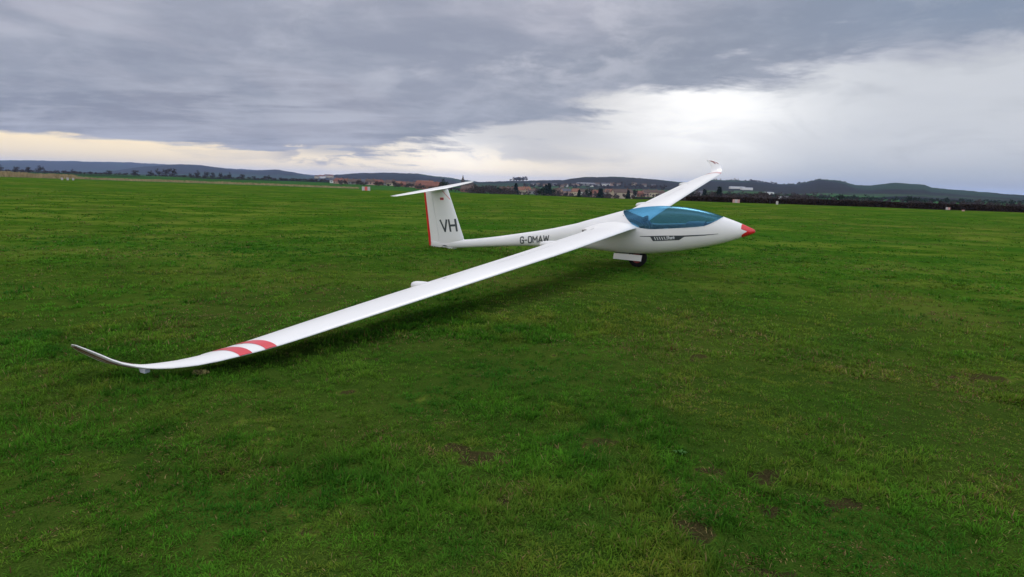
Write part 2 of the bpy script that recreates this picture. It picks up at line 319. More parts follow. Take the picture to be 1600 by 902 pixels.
def field_col(x,y):
    r=np.hypot(x,y); a=np.arctan2(x,y); c=np.zeros((len(x),3))
    grn=np.array([.035,.10,.022]); soil=np.array([.014,.010,.008]); wood=np.array([.012,.012,.014]); pasture=np.array([.016,.042,.024]); conif=np.array([.010,.014,.016])
    c[:]=grn
    right=sstep(a,-.02,.12)[:,None]; c=c*(1-right)+soil*right
    far=sstep(r,500,800)[:,None]; p=sstep(vnoise(x,y,61,170,2),.5,.54)[:,None]; m_=grn*p+wood*(1-p)*1.1; c=c*(1-far)+m_*far
    h=sstep(r,1300,1700)[:,None]; f=sstep(vnoise(x*.8,y*.45,62,300,3),.56,.60)[:,None]; dk=sstep(vnoise(x,y,63,190,3),.52,.6)[:,None]
    w_=wood*(1-dk)+conif*dk; hc=pasture*f+w_*(1-f); c=c*(1-h)+hc*h
    return np.clip(c,0,1)
GM=ground_material(); HM=hill_material()
g,x,y,z=sheet('ground',0,SPLIT+1,GM); tag(g,kind='structure')
xx=np.append(x,0);yy=np.append(y,0); rr=np.hypot(xx,yy); e=yy+.225*xx-88+3*(vnoise(xx,yy,5,40)-.5)
fr_=sstep(np.cos(np.arctan2(xx,yy)),.2,.5)
set_attr(g,'zone',np.stack([dryness(xx,yy),bareness(xx,yy),sstep(e,2,6)*fr_],1)); set_attr(g,'field',field_col(xx,yy)); set_attr(g,'under_turf',np.repeat((1-sstep(rr,5,15))[:,None],3,axis=1))
hl,x,y,z=sheet('hills',SPLIT,len(rs),HM); tag(hl,kind='structure'); set_attr(hl,'field',field_col(x,y))
# ---------------------------------------------------------------- grass blades near the camera
def blades(name,n,r0,r1,hmin,hmax,width,seed,power=1.,label=None,cat=None):
    rg=np.random.default_rng(seed); K=13; nT=int(n*1.9/K); u=rg.random(nT); r=r0+(r1-r0)*u**power; a=(rg.random(nT)-.5)*2*.80
    tx=r*np.sin(a); ty=r*np.cos(a); bare=bareness(tx,ty); clT=vnoise(tx,ty,51,.13,3)
    kt=(rg.random(nT)>bare*.85)&(rg.random(nT)<np.clip(-.15+1.5*clT,.22,1)); tx=tx[kt];ty=ty[kt];bare=bare[kt]
    nT=min(len(tx),n//K); tx=tx[:nT];ty=ty[:nT];bare=bare[:nT]; spr=(.010+.016*rg.random(nT))*(width/.0036)**.75
    tT=rg.random(nT); tD=dryness(tx,ty); tS=.6+.8*rg.random(nT); tone=rg.normal(0,1,nT)
    deadT=rg.random(nT)<(.015+.22*tD+.40*bare+.30*sstep(vnoise(tx,ty,57,.45,4),.58,.70))
    ix=np.repeat(np.arange(nT),K); n=len(ix); ox=rg.normal(0,1,n)*spr[ix]; oy=rg.normal(0,1,n)*spr[ix]
    x=tx[ix]+ox; y=ty[ix]+oy; dr=tD[ix]; dead=deadT[ix]; tone=tone[ix]
    z=ground_z(x,y)-.004
    tall=sstep(vnoise(x,y,52,.7,3),.35,.75)
    L=(hmin+(hmax-hmin)*(.2+.8*tall)*rg.random(n)**.7)*tS[ix]; L*=np.where(dead,.75,1-.2*dr)
    od=np.hypot(ox,oy)/spr[ix]; yaw=np.arctan2(oy,ox)+rg.normal(0,.7,n); lean=np.clip(.18+.38*od+rg.normal(0,.22,n),.02,1.4)+np.where(dead,.45,0); lean=np.minimum(lean,1.45); w=width*(.6+.8*rg.random(n))
    ux=np.cos(yaw);uy=np.sin(yaw); px=-uy; py=ux
    V=np.zeros((n,5,3)); 
    for i,(tt,ww) in enumerate(((0,.8),(.52,1.),(1,0))):
        ll=lean*(.55+.75*tt); hx=L*tt*np.sin(ll); hz=L*tt*np.cos(ll)
        c=np.stack([x+ux*hx,y+uy*hx,z+np.maximum(hz,.002)],1); s_=np.stack([px*w*ww/2,py*w*ww/2,np.zeros(n)],1)
        if i<2: V[:,2*i]=c-s_; V[:,2*i+1]=c+s_
        else: V[:,4]=c
    b=np.arange(n)[:,None]*5
    T=np.concatenate([b+np.array([[0,1,3]]),b+np.array([[0,3,2]]),b+np.array([[2,3,4]])],0)
    o=np_mesh(name,V.reshape(-1,3),T,BLM,k=3,smooth_=True)
    g1=np.array([.022,.088,.006]);g2=np.array([.075,.225,.015]);g3=np.array([.175,.220,.028]);st=np.array([.27,.22,.09]);br=np.array([.13,.07,.035])
    big=vnoise(x,y,53,.9,4)[:,None]; rnd=rg.random((n,1)); sm=vnoise(x,y,55,.22,3)[:,None]
    c=g1+(g2-g1)*np.clip(rnd*.45+tone[:,None]*.27+(big-.5)*1.0+(sm-.5)*1.0+.36,0,1.35)
    ol=np.clip(sstep(vnoise(x,y,54,1.7,4),.45,.68)*.58+sstep(vnoise(x,y,56,.35,3),.55,.75)*.55,0,1)[:,None]; c=c+(g3-c)*ol*(.35+.65*rg.random((n,1)))
    lush=sstep(vnoise(x,y,58,1.2,3),.55,.72)[:,None]; c=c+(np.array([.020,.125,.012])-c)*lush*.5
    isd=(rg.random(n)<.015+.10*dr+.04*ol[:,0]+.62*dead)[:,None]; c=np.where(isd,st*(.35+.8*rg.random((n,1))),c); isb=(rg.random(n)<.01+.05*dr+.30*dead)[:,None]; c=np.where(isb,br,c)
    c=np.repeat(c,5,axis=0).reshape(n,5,3); c[:,:2]*=.85; c[:,4]*=np.array([1.35,1.2,1.]); c=c.reshape(-1,3)*.89   # shaded bases and sunlit tips painted in, tips yellowed too
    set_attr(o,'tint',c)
    tag(o,label,cat,kind='stuff'); return o
BLM=bpy.data.materials.new('grass_blade'); BLM.use_nodes=True; t=BLM.node_tree; b=t.nodes['Principled BSDF']; b.inputs['Roughness'].default_value=.6; b.inputs['Specular IOR Level'].default_value=.03
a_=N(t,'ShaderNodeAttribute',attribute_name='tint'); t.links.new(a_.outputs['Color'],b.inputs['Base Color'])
tl=N(t,'ShaderNodeBsdfTranslucent'); t.links.new(a_.outputs['Color'],tl.inputs[0]); mx=N(t,'ShaderNodeMixShader'); mx.inputs[0].default_value=.3
t.links.new(b.outputs[0],mx.inputs[1]); t.links.new(tl.outputs[0],mx.inputs[2]); t.links.new(mx.outputs[0],t.nodes['Material Output'].inputs[0])
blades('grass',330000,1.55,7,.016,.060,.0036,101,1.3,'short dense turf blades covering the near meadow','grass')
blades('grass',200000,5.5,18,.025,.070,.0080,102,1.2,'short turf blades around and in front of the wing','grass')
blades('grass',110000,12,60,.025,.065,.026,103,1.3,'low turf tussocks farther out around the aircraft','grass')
# ================================================================ the sailplane
GROT=Matrix(((0.86458047,0.49598253,-0.08063462,2.36438),(-0.50203126,0.85947774,-0.09624254,11.28047),(0.02156905,0.12369052,0.9920864,0),(0,0,0,1)))
plane=empty('sailplane'); tag(plane,'white single seat sailplane with red nose and fin edge resting one wingtip on the grass','glider')
def pc(tab,q):                                     # smooth (monotone cubic) lookup
    X=np.array([a for a,_ in tab]);Y=np.array([b for _,b in tab]); 
    if X[0]>X[-1]: X=X[::-1];Y=Y[::-1]
    h=np.diff(X); d=np.diff(Y)/h; m_=np.zeros(len(X)); m_[0]=d[0]; m_[-1]=d[-1]
    for i in range(1,len(X)-1):
        if d[i-1]*d[i]>0:
            w1=2*h[i]+h[i-1]; w2=h[i]+2*h[i-1]; m_[i]=(w1+w2)/(w1/d[i-1]+w2/d[i])
    q=np.clip(np.asarray(q,float),X[0],X[-1]); k=np.clip(np.searchsorted(X,q)-1,0,len(X)-2); t_=(q-X[k])/h[k]
    return (Y[k]*(1+2*t_)*(1-t_)**2+h[k]*m_[k]*t_*(1-t_)**2+Y[k+1]*t_*t_*(3-2*t_)+h[k]*m_[k+1]*t_*t_*(t_-1))
TOP=[(2.085,.772),(2.075,.79),(2.05,.806),(1.976,.838),(1.865,.889),(1.763,.929),(1.559,.999),(1.407,1.052),(1.22,1.10),(.996,1.14),(.826,1.160),(.65,1.168),(.479,1.168),(.3,1.158),(.12,1.140),(-.064,1.108),(-.25,1.067),(-.442,1.013),(-.70,.938),(-1.01,.853),(-1.245,.782),(-1.45,.735),(-1.77,.662),(-2.11,.598),(-2.42,.545),(-2.73,.493),(-3.05,.44),(-3.38,.392),(-3.945,.321),(-4.3,.30),(-4.9,.27)]
BOT=[(2.085,.764),(2.075,.75),(2.04,.728),(1.983,.703),(1.87,.655),(1.695,.588),(1.46,.513),(1.24,.456),(.788,.356),(.55,.315),(.311,.284),(.09,.266),(-.2,.262),(-.446,.268),(-.71,.283),(-1.145,.297),(-1.6,.292),(-2.127,.276),(-2.4,.266),(-2.744,.244),(-3.4,.190),(-3.74,.160),(-4.25,.118),(-4.62,.102),(-4.9,.099)]
HW=[(2.085,.004),(2.075,.022),(2.045,.045),(1.98,.075),(1.87,.112),(1.7,.153),(1.46,.205),(1.24,.240),(.79,.292),(.5,.308),(.2,.312),(-.1,.305),(-.45,.285),(-.8,.24),(-1.15,.2),(-1.6,.155),(-2.1,.13),(-2.7,.115),(-3.4,.095),(-4,.075),(-4.5,.05),(-4.9,.026)]
EXP=2.15
def fus(x,th,off=0.):                              # th: angle from -90 (keel) to +90 (crown), starboard is negative y
    zt,zb,hw=float(pc(TOP,x)),float(pc(BOT,x)),float(pc(HW,x)); zc=zb+(zt-zb)*.47
    c,s_=math.cos(th),math.sin(th); hz=(zt-zc) if s_>0 else (zc-zb)
    return Vector((x,(hw+off)*abs(c)**(2/EXP),zc+(hz+off)*math.copysign(abs(s_)**(2/EXP),s_)))
def th_of(x,z):
    zt,zb=float(pc(TOP,x)),float(pc(BOT,x)); zc=zb+(zt-zb)*.47; hz=(zt-zc) if z>zc else (zc-zb)
    v=max(-1,min(1,(z-zc)/hz)); return math.copysign(math.asin(min(1,abs(v)**(EXP/2))),v)
def side(x,z,sgn=-1,off=.003):
    p=fus(x,th_of(x,z),off); return Vector((p.x,sgn*p.y,p.z))
RAIL=[(-.25,1.067),(-.235,1.055),(-.2,1.025),(-.153,.985),(-.116,.95),(-.03,.88),(.067,.825),(.188,.793),(.331,.783),(.62,.800),(.85,.818),(1.07,.836),(1.2,.850),(1.28,.863),(1.36,.893),(1.44,.935),(1.5,.966),(1.545,.994),(1.559,.999)]
C0,C1=-.25,1.559
def th_rail(x):
    if x<=C0 or x>=C1: return math.pi/2
    return th_of(x,min(float(pc(RAIL,x)),float(pc(TOP,x))))
xs_c=[C0+(C1-C0)*(1-math.cos(math.pi*i/56))/2 for i in range(57)]
xs=[2.085,2.082,2.075,2.06,2.04,2.01,1.98,1.94,1.9,1.86,1.8,1.74,1.68,1.62]+xs_c[::-1]+list(np.linspace(C0,-1.6,22)[1:])+list(np.linspace(-1.6,-4.9,36)[1:])
def body_rings(xl,t0,t1,n,off=0.):
    rings=[]
    for x in xl:
        a,b_=t0(x),t1(x); pr=[fus(x,a+(b_-a)*i/n,off) for i in range(n+1)]
        rings.append([Vector((p.x,-p.y,p.z)) for p in pr[::-1]]+[p for p in pr[1:]])   # starboard top -> keel -> port top
    return rings
NR=26
R_=body_rings(xs,lambda x:-math.pi/2,th_rail,NR)
fo=loft('fuselage',R_,GEL,plane,closed=False)
bm=bmesh.new(); bm.from_mesh(fo.data); bmesh.ops.remove_doubles(bm,verts=bm.verts,dist=.0004)
ed=[e_ for e_ in bm.edges if e_.is_boundary and all(v.co.x<-4.85 for v in e_.verts)]
if ed: bmesh.ops.holes_fill(bm,edges=ed,sides=0)
bmesh.ops.recalc_face_normals(bm,faces=bm.faces); bm.to_mesh(fo.data); bm.free()
# canopy glass on the same surface, meeting the rail
cr_=[]
for x in xs_c[1:-1]:
    a=th_rail(x); pr=[fus(x,a+(math.pi/2-a)*i/14,-.001) for i in range(15)]
    cr_.append([Vector((p.x,-p.y,p.z)) for p in pr]+[p for p in pr[::-1][1:]])
can=loft('canopy',cr_,GL,plane,closed=False)
def rail_path(sgn,off=.0,xl=None): return [Vector((p.x,sgn*p.y,p.z)) for p in (fus(x,th_rail(x),off) for x in (xl or xs_c))]
fr_path=rail_path(-1,0.)+rail_path(1,0.)[::-1][1:]
loft('canopy_frame',tube(fr_path[:-1],.0055,6),GEL,can,caps=False)
inner=[]                                           # dark inner frame lip a little below the glass edge
lip_o=[p for p in rail_path(-1,-.004,xs_c[2:-2])]; lip_i=[p+Vector((0,.028,-.006)) for p in rail_path(-1,-.004,xs_c[2:-2])]
for sg in(-1,1):
    A=[Vector((p.x,-sg*p.y*1,p.z)) for p in lip_o]; Bb=[Vector((p.x,-sg*p.y,p.z)) for p in lip_i]
    loft('frame_lip',[[a,b2] for a,b2 in zip(A,Bb)],BLKI,can,closed=False,caps=False)
# red nose cap with the pointed white notch, 3 mm proud
def cap_edge(z):
    return float(np.interp(z,[.64,.72,.755,.78,.797,.819,.83,.9],[1.882,1.882,1.93,1.968,1.93,1.868,1.868,1.868]))
rows=[];nth=44
for i in range(nth+1):
    th=-math.pi/2+math.pi*i/nth; xb=1.87
    for _ in range(5): xb=cap_edge(fus(xb,th).z)
    rows.append([fus(xb+(2.085-xb)*(1-(1-j/9)**2),th,.0032) for j in range(10)])
V=[];Fs=[]
for sg in(-1,1):
    o0=len(V); V+=[Vector((p.x,sg*p.y,p.z)) for r in rows for p in r]
    for i in range(nth):
        for j in range(9):
            q=(o0+i*10+j,o0+i*10+j+1,o0+(i+1)*10+j+1,o0+(i+1)*10+j); Fs.append(q if sg>0 else q[::-1])
nc=mesh_obj('nose_cap',V,Fs,REDP,plane,True); bm=bmesh.new(); bm.from_mesh(nc.data); bmesh.ops.remove_doubles(bm,verts=bm.verts,dist=.0005); bmesh.ops.recalc_face_normals(bm,faces=bm.faces); bm.to_mesh(nc.data); bm.free()
# dark side band with slashes and the lettering
UPB=[(.167,.656),(.357,.667),(.608,.684),(.924,.697),(1.284,.721),(1.519,.741)]
LOB=[(.167,.647),(.357,.650),(.362,.640),(.406,.573),(.869,.612),(.958,.674),(1.284,.704),(1.519,.735)]
for sg in(-1,1):
    rg=[]
    xl=sorted(set(list(np.linspace(.167,1.519,60))+[.357,.362,.406,.869,.958]))
    for x in xl:
        zu=float(np.interp(x,*zip(*UPB))); zl=float(np.interp(x,*zip(*LOB))); rg.append([side(x,zl+(zu-zl)*k/4,sg,.0025) for k in range(5)])
    band=loft('side_band',rg,DARK,plane,closed=False,caps=False,smooth_=False)
    for k in range(5):
        x0=.425+k*.043
        def zc_(x): return .5*(float(np.interp(x,*zip(*UPB)))+float(np.interp(x,*zip(*LOB))))
        r4=[[side(x0+.024*(1-t_)+w_,zc_(x0)-.027+.056*t_,sg,.0045) for w_ in(0,.016)] for t_ in(0,.5,1)]
        loft('slash',r4,SILVERP,band,closed=False,caps=False,smooth_=False)
# stroke lettering laid on a surface: glyphs as centre lines on a 0..w x 0..1 grid
GLY={'G':(.62,[[(.62,.78),(.62,.85),(.5,1),(.12,1),(0,.85),(0,.15),(.12,0),(.5,0),(.62,.12),(.62,.47),(.34,.47)]]),
'-':(.42,[[(0,.47),(.42,.47)]]),'D':(.60,[[(0,0),(0,1),(.44,1),(.60,.85),(.60,.15),(.44,0),(0,0)]]),
'M':(.82,[[(0,0),(0,1),(.41,.38),(.82,1),(.82,0)]]),'A':(.72,[[(0,0),(.36,1),(.72,0)],[(.12,.3),(.60,.3)]]),
'W':(.95,[[(0,1),(.22,0),(.475,.92),(.73,0),(.95,1)]]),'V':(.72,[[(0,1),(.36,0),(.72,1)]]),'H':(.66,[[(0,0),(0,1)],[(.66,0),(.66,1)],[(0,.5),(.66,.5)]]),
'S':(.55,[[(.55,.85),(.45,1),(.12,1),(0,.88),(0,.62),(.12,.52),(.45,.48),(.55,.38),(.55,.12),(.43,0),(.1,0),(0,.14)]]),
'h':(.48,[[(0,0),(0,1)],[(0,.5),(.12,.64),(.38,.64),(.48,.5),(.48,0)]]),'a':(.46,[[(.05,.62),(.36,.64),(.46,.52),(.46,0),(.1,0),(0,.1),(0,.26),(.1,.36),(.46,.36)]]),
'r':(.30,[[(0,0),(0,.64)],[(0,.46),(.12,.62),(.30,.64)]]),'k':(.46,[[(0,0),(0,1)],[(.44,.66),(.04,.30)],[(.16,.40),(.46,0)]])}
def lettering(name,text,fn,hgt,wid_,gap,mat,parent,shear=0.):
    X=0.; 
    for ch in text:
        if ch==' ': X+=.4*hgt; continue
        w,strokes=GLY[ch]; V=[];Fs=[]; lift=0.
        for st_ in strokes:                        # every straight stroke is its own ribbon, each a hair above the last
            P=[Vector((X+(a+shear*b_)*hgt,b_*hgt,0)) for a,b_ in st_]
            for p,q in zip(P[:-1],P[1:]):
                d=(q-p).normalized(); n_=Vector((-d.y,d.x,0))*wid_/2; ln=(q-p).length; e0=wid_*.30; m_=max(2,int(ln/.02))
                for k in range(m_):
                    a0=-e0+(ln+2*e0)*k/m_; a1=-e0+(ln+2*e0)*(k+1)/m_; b0=len(V)
                    for dd_,sg_ in((a0,1),(a0,-1),(a1,-1),(a1,1)):
                        c_=p+d*dd_+n_*sg_; v_=fn(c_.x,c_.y); v_.y+=math.copysign(lift,v_.y); V.append(v_)
                    Fs.append((b0,b0+1,b0+2,b0+3))
                lift+=.00025
        mesh_obj(name,V,Fs,mat,parent); X+=w*hgt+gap
for sg in(-1,1):                                   # registration on both sides of the boom
    x0,x1=-2.462,-1.79
    tot=sum(GLY[c_][0] for c_ in 'G-DMAW'); hh=.122; gap=(abs(x1-x0)-tot*hh)/5
    def fn(a,b_,sg=sg):
        x=(x0+a) if sg<0 else (x1-a); z=.345+(x-x0)*.108+b_*1.0; return side(x,z,sg,.004)
    lettering('registration_letter','G-DMAW',fn,hh,.023,gap,DARK,plane)
    bandp=[o_ for o_ in plane.children if o_.name.startswith('side_band')][0 if sg<0 else 1]
    def fn2(a,b_,sg=sg):
        x=(.648+a) if sg<0 else (.82-a); z=.621+(x-.648)*.07+b_; return side(x,z,sg,.0048)
    lettering('band_letter','Shark',fn2,.052,.010,.006,SILVERP,bandp,.18)
# ---------------------------------------------------------------- wings
AF=[(1,0.),(.93,.017),(.83,.040),(.7,.063),(.55,.081),(.42,.089),(.30,.086),(.2,.075),(.12,.059),(.06,.041),(.025,.026),(.006,.012),(0,0.),(.006,-.009),(.025,-.017),(.06,-.024),(.12,-.031),(.22,-.038),(.35,-.040),(.5,-.034),(.65,-.021),(.83,-.004),(.93,.000)]
INC=.065
def wz(s): return .7824+.0529*s
def stations(sgn):
    fl=-.0008 if sgn<0 else -.0031
    if sgn<0:
        LE=[(0,.10),(.3,.10),(.46,.075),(.8,.068),(2.7,.058),(4.6,-.017),(6.6,-.127),(7.2,-.165),(7.86,-.212),(8.1,-.262),(8.3,-.325)]
        CH=[(0,1.12),(.24,1.10),(.36,.95),(.6,.84),(1.2,.795),(2.5,.745),(4.6,.635),(6.2,.555),(7.2,.480),(7.86,.415),(8.1,.375),(8.3,.335)]
        tipz=[(8.42,.0,-.385,.325),(8.48,.0,-.445,.315),(8.54,.0,-.515,.30),(8.59,.003,-.595,.28),(8.63,.010,-.66,.26),(8.67,.026,-.725,.242),(8.72,.054,-.79,.225),(8.76,.088,-.84,.215),(8.80,.130,-.878,.205),(8.85,.178,-.90,.18),(8.89,.215,-.913,.14),(8.92,.243,-.925,.09),(8.935,.256,-.935,.03)]
    else:
        LE=[(0,.10),(.3,.10),(.46,.085),(.8,.07),(2.03,.054),(3.88,.022),(6.29,-.05),(7.2,-.09),(7.86,-.13),(8.1,-.15),(8.3,-.17)]
        CH=[(0,1.12),(.24,1.10),(.36,.95),(.6,.84),(1.2,.795),(2.5,.745),(4.6,.655),(6.2,.585),(7.2,.520),(7.86,.46),(8.1,.435),(8.3,.41)]
        tipz=[(8.42,.0,-.185,.38),(8.54,.004,-.205,.36),(8.63,.015,-.225,.345),(8.71,.035,-.25,.33),(8.78,.065,-.275,.32),(8.83,.105,-.295,.315),(8.87,.15,-.32,.31),(8.90,.20,-.355,.31),(8.93,.245,-.42,.29),(8.95,.28,-.51,.24),(8.965,.31,-.61,.18),(8.975,.335,-.72,.08)]
    out=[]
    for s_ in list(np.linspace(.15,.8,9))+list(np.linspace(.8,7.2,22)[1:])+list(np.linspace(7.2,8.3,9)[1:]):
        le,ch=float(pc(LE,s_)),float(pc(CH,s_)); thk=1+.35*max(0,(.6-s_)/.45); out.append((s_,le,wz(s_)+fl*s_*s_,ch,thk))
    for y,dz_,le,ch in tipz: out.append((y,le,wz(8.42)+fl*8.42**2+.006*(y-8.42)+dz_,ch,.9))
    return out
def wing_surf(sgn):
    St=stations(sgn); P=np.array([(a,c) for a,_,c,_,_ in St]); nrm=[]
    for i in range(len(St)):
        t_=P[min(i+1,len(P)-1)]-P[max(i-1,0)]; t_=t_/np.hypot(*t_); nrm.append((-t_[1],t_[0]))
    return St,nrm
def wpt(sgn,Sd,i,xc,zc,off=0.):
    St,nrm=Sd; y,le,z,ch,tk=St[i]; n_=nrm[i]; d=zc*ch*tk+off
    return Vector((le-xc*ch,sgn*(y+n_[0]*d),z+n_[1]*d-xc*ch*(INC+((.17 if sgn<0 else .02)-INC)*max(0,min(1,(y-8.55)/.2)))))
def wlerp(sgn,Sd,s_,xc,zc,off=0.):
    ys=[a[0] for a in Sd[0]]; i=max(0,min(len(ys)-2,int(np.searchsorted(ys,s_))-1)); t_=(s_-ys[i])/(ys[i+1]-ys[i]); return wpt(sgn,Sd,i,xc,zc,off).lerp(wpt(sgn,Sd,i+1,xc,zc,off),t_)
uz=lambda xc:float(np.interp(xc,[a for a,_ in AF[:13]][::-1],[b_ for _,b_ in AF[:13]][::-1]))
lz=lambda xc:float(np.interp(xc,[0]+[a for a,_ in AF[13:]]+[1],[0]+[b_ for _,b_ in AF[13:]]+[0]))
HG=.835
mainAF=[(HG,uz(HG))]+[p for p in AF[3:21]]+[(HG,lz(HG))]
for sgn in(-1,1):
    Sd=wing_surf(sgn); St=Sd[0]; ys=[a[0] for a in St]
    iF0=next(i for i,y in enumerate(ys) if y>.45); iF1=next(i for i,y in enumerate(ys) if y>=8.25)
    wing=None
    # fixed wing box: full airfoil at root and tip, cut at the hinge in between
    fullAF=AF
    seg_root=[[wpt(sgn,Sd,i,a,b_) for a,b_ in fullAF] for i in range(0,iF0+1)]
    seg_mid=[[wpt(sgn,Sd,i,a,b_) for a,b_ in mainAF] for i in range(iF0,iF1+1)]
    seg_tip=[[wpt(sgn,Sd,i,a,b_) for a,b_ in fullAF] for i in range(iF1,len(St))]
    def norm_fix(o):
        bm=bmesh.new(); bm.from_mesh(o.data); bmesh.ops.recalc_face_normals(bm,faces=bm.faces); bm.to_mesh(o.data); bm.free()
        o.data.set_sharp_from_angle(angle=math.radians(40))
    wing=loft('wing',seg_mid,GEL,plane); norm_fix(wing)
    norm_fix(loft('wing_root_fairing',seg_root,GEL,wing)); norm_fix(loft('winglet',seg_tip,GEL,wing))
    # trailing control surfaces: inner flap and aileron, slightly drooped or raised about the hinge
    def surface(name,s0,s1,defl):
        rg=[]
        for s_ in np.linspace(s0,s1,14):
            r=[]
            for xc,side_ in((HG+.004,1),(.88,1),(.94,1),(1.,1),(1.,0),(.94,0),(.88,0),(HG+.004,0)):
                zc=uz(xc) if side_ else lz(xc)
                if xc==1.: zc=.0022 if side_ else -.0012
                p=wlerp(sgn,Sd,s_,xc,zc); h=wlerp(sgn,Sd,s_,HG,uz(HG)*.5); d=h.x-p.x; p=Vector((p.x,p.y,p.z+d*math.tan(defl))); r.append(p)
            rg.append(r)
        o=loft(name,rg,GEL,wing); norm_fix(o)
    up_=math.radians(3 if sgn<0 else 6)
    surface('flap',.53,5.66,up_); surface('aileron',5.675,8.24,up_*.6)
    # pushrod fairings standing behind the trailing edge
    for s0 in(2.35,5.62):
        rg=[]
        for k in range(15):
            t_=k/14; xc=.64+.54*t_; bl=min(1,t_*1.5)**.8*math.sqrt(max(0,1-t_**7)); w=.036*bl+.002; hgt_=.050*bl+.003
            base=wlerp(sgn,Sd,s0,xc,uz(min(xc,1))*.6+.02-.01*t_); rg.append([base+Vector((0,w*math.cos(q),hgt_*math.sin(q)-.006)) for q in np.linspace(0,2*math.pi,12,endpoint=False)])
        norm_fix(loft('pushrod_fairing',rg,GEL,wing))
    # red warning bands right across the chord near the tip
    for s0,s1 in((7.885,7.975),(8.075,8.165)):
        rg=[]
        xcs=[0.03,.0]; lst=[(.035,lz(.035)),(.012,lz(.012)),(0,0)]+[(a,uz(a)) for a in(.004,.012,.025,.05,.09,.14,.2,.3,.4,.5,.6,.7,.78,HG)]
        rg=[[wlerp(sgn,Sd,s_,a,b_,.0028) + (Vector((.0025,0,0)) if a<.01 else Vector()) for a,b_ in lst] for s_ in np.linspace(s0,s1,4)]
        loft('red_band',rg,REDM,wing,closed=False,caps=False)
        rg=[]
        for s_ in np.linspace(s0,s1,4):
            r=[]
            for xc in(HG+.006,.88,.94,.998):
                p=wlerp(sgn,Sd,s_,xc,uz(xc),.0032); h=wlerp(sgn,Sd,s_,HG,uz(HG)*.5); r.append(Vector((p.x,p.y,p.z+(h.x-p.x)*math.tan(up_*.6))))
            rg.append(r)
        loft('red_band',rg,REDM,wing,closed=False,caps=False)
    # maroon flashes on both faces of the winglet
    i0=next(i for i,y in enumerate(ys) if y>(8.65 if sgn<0 else 8.885))
    wl=[o_ for o_ in wing.children if o_.name.startswith('winglet')][0]
    for face,zf in((1,uz),(-1,lz)):
        for (a0,a1,b0,b1) in(((.16,.34,.22,.5),(.55,.75,.62,.9)) if sgn<0 else ((.10,.2,.2,.5),(.42,.5,.3,.6))):
            rg=[]; nI=len(St)-2
            for i in range(i0,nI+1):
                f=(i-i0)/(nI-i0); xa=a0+(b0-a0)*f; xb=a1+(b1-a1)*f
                rg.append([wpt(sgn,Sd,i,xa+(xb-xa)*k/3,zf(xa+(xb-xa)*k/3),.0025*face) for k in range(4)])
            loft('winglet_flash',rg,BROWN,wl,closed=False,caps=False)
    # small dark pitot slot by the fairing, airbrake cover seams
    for (s0,s1,x0,x1) in((2.95,4.45,.47,.485),(2.95,4.45,.535,.55)):
        loft('airbrake_seam',[[wlerp(sgn,Sd,s_,x0+(x1-x0)*k,uz(x0+(x1-x0)*k),.0012) for k in(0,.25)] for s_ in np.linspace(s0,s1,10)],GREYP,wing,closed=False,caps=False)
    loft('drain_slot',[[wlerp(sgn,Sd,s_,.66+.06*k,uz(.66+.06*k),.0018) for k in(0,1)] for s_ in(5.33,5.39)],DARK,wing,closed=False,caps=False)
    # wingtip skid wheel
    p=wlerp(sgn,Sd,8.62,.30,lz(.3)); top=[]
    L0=.036 if sgn<0 else .05
    rg=[[Vector((p.x+a,p.y+w,p.z+.01-q*L0)) for a,w in((.04*(1-.35*q),-.018),(.04*(1-.35*q),.018),(-.05*(1-.25*q),.018),(-.05*(1-.25*q),-.018))] for q in(0,.3,.65,.9,1.)]
    norm_fix(loft('tip_skid',rg,CLEARP,wing))
# dark opening behind the root trailing edge
for sg in(-1,1):
    a=side(-.955,.675,sg,.003);b2=side(-1.03,.70,sg,.003);c2=side(-1.025,.642,sg,.003);d2=side(-.96,.64,sg,.003)
    mesh_obj('root_vent',[a,b2,c2,d2],[(0,1,2,3)],BLACKP,plane)
# ---------------------------------------------------------------- fin, rudder, tailplane
def fin_ring(z,x_le,x_te,tk,n=11):
    r=[]; ch=x_le-x_te
    prof=[(1,0.002),(.85,.02),(.65,.042),(.45,.055),(.3,.058),(.18,.052),(.08,.038),(.03,.024),(.006,.010),(0,0)]
    r=[Vector((x_le-a*ch,b_*tk*ch,z)) for a,b_ in prof]+[Vector((x_le-a*ch,-b_*tk*ch,z)) for a,b_ in prof[:-1][::-1]]
    return r
def fle(z): return float(np.interp(z,[.1,.2,.321,.36,1.442],[-4.36,-4.08,-3.945,-3.985,-4.318]))
def fte(z): return -4.975-.012*(z-.1)
def cut_prof(z,x0,x1,proud=0.):
    xl,xt=fle(z),fte(z); ch=xl-xt; prof=[(1,0.0018),(.85,.02),(.65,.042),(.45,.055),(.3,.058),(.18,.052),(.08,.038),(.03,.024),(.006,.010),(0,0)]
    A=[a for a,_ in prof][::-1];Bp=[b_ for _,b_ in prof][::-1]
    us=[u for u in A if x0<u<x1]; us=[x0]+us+[x1]
    pts_=[(u,float(np.interp(u,A,Bp))*ch+proud) for u in us]
    return [Vector((xl-u*ch,h,z)) for u,h in pts_]+[Vector((xl-u*ch,-h,z)) for u,h in pts_[::-1]]
zs=list(np.linspace(.125,1.425,16))
fin=loft('fin',[cut_prof(z,0,.66) for z in zs],GEL,plane); rud=loft('rudder',[cut_prof(z,.668,.928) for z in zs],GEL,plane)
tape=loft('red_trailing_edge',[cut_prof(z,.928,1.0,.0015) for z in zs],REDP,rud)
for o_ in(fin,rud,tape):
    bm=bmesh.new(); bm.from_mesh(o_.data); bmesh.ops.recalc_face_normals(bm,faces=bm.faces); bm.to_mesh(o_.data); bm.free(); o_.data.set_sharp_from_angle(angle=math.radians(45))
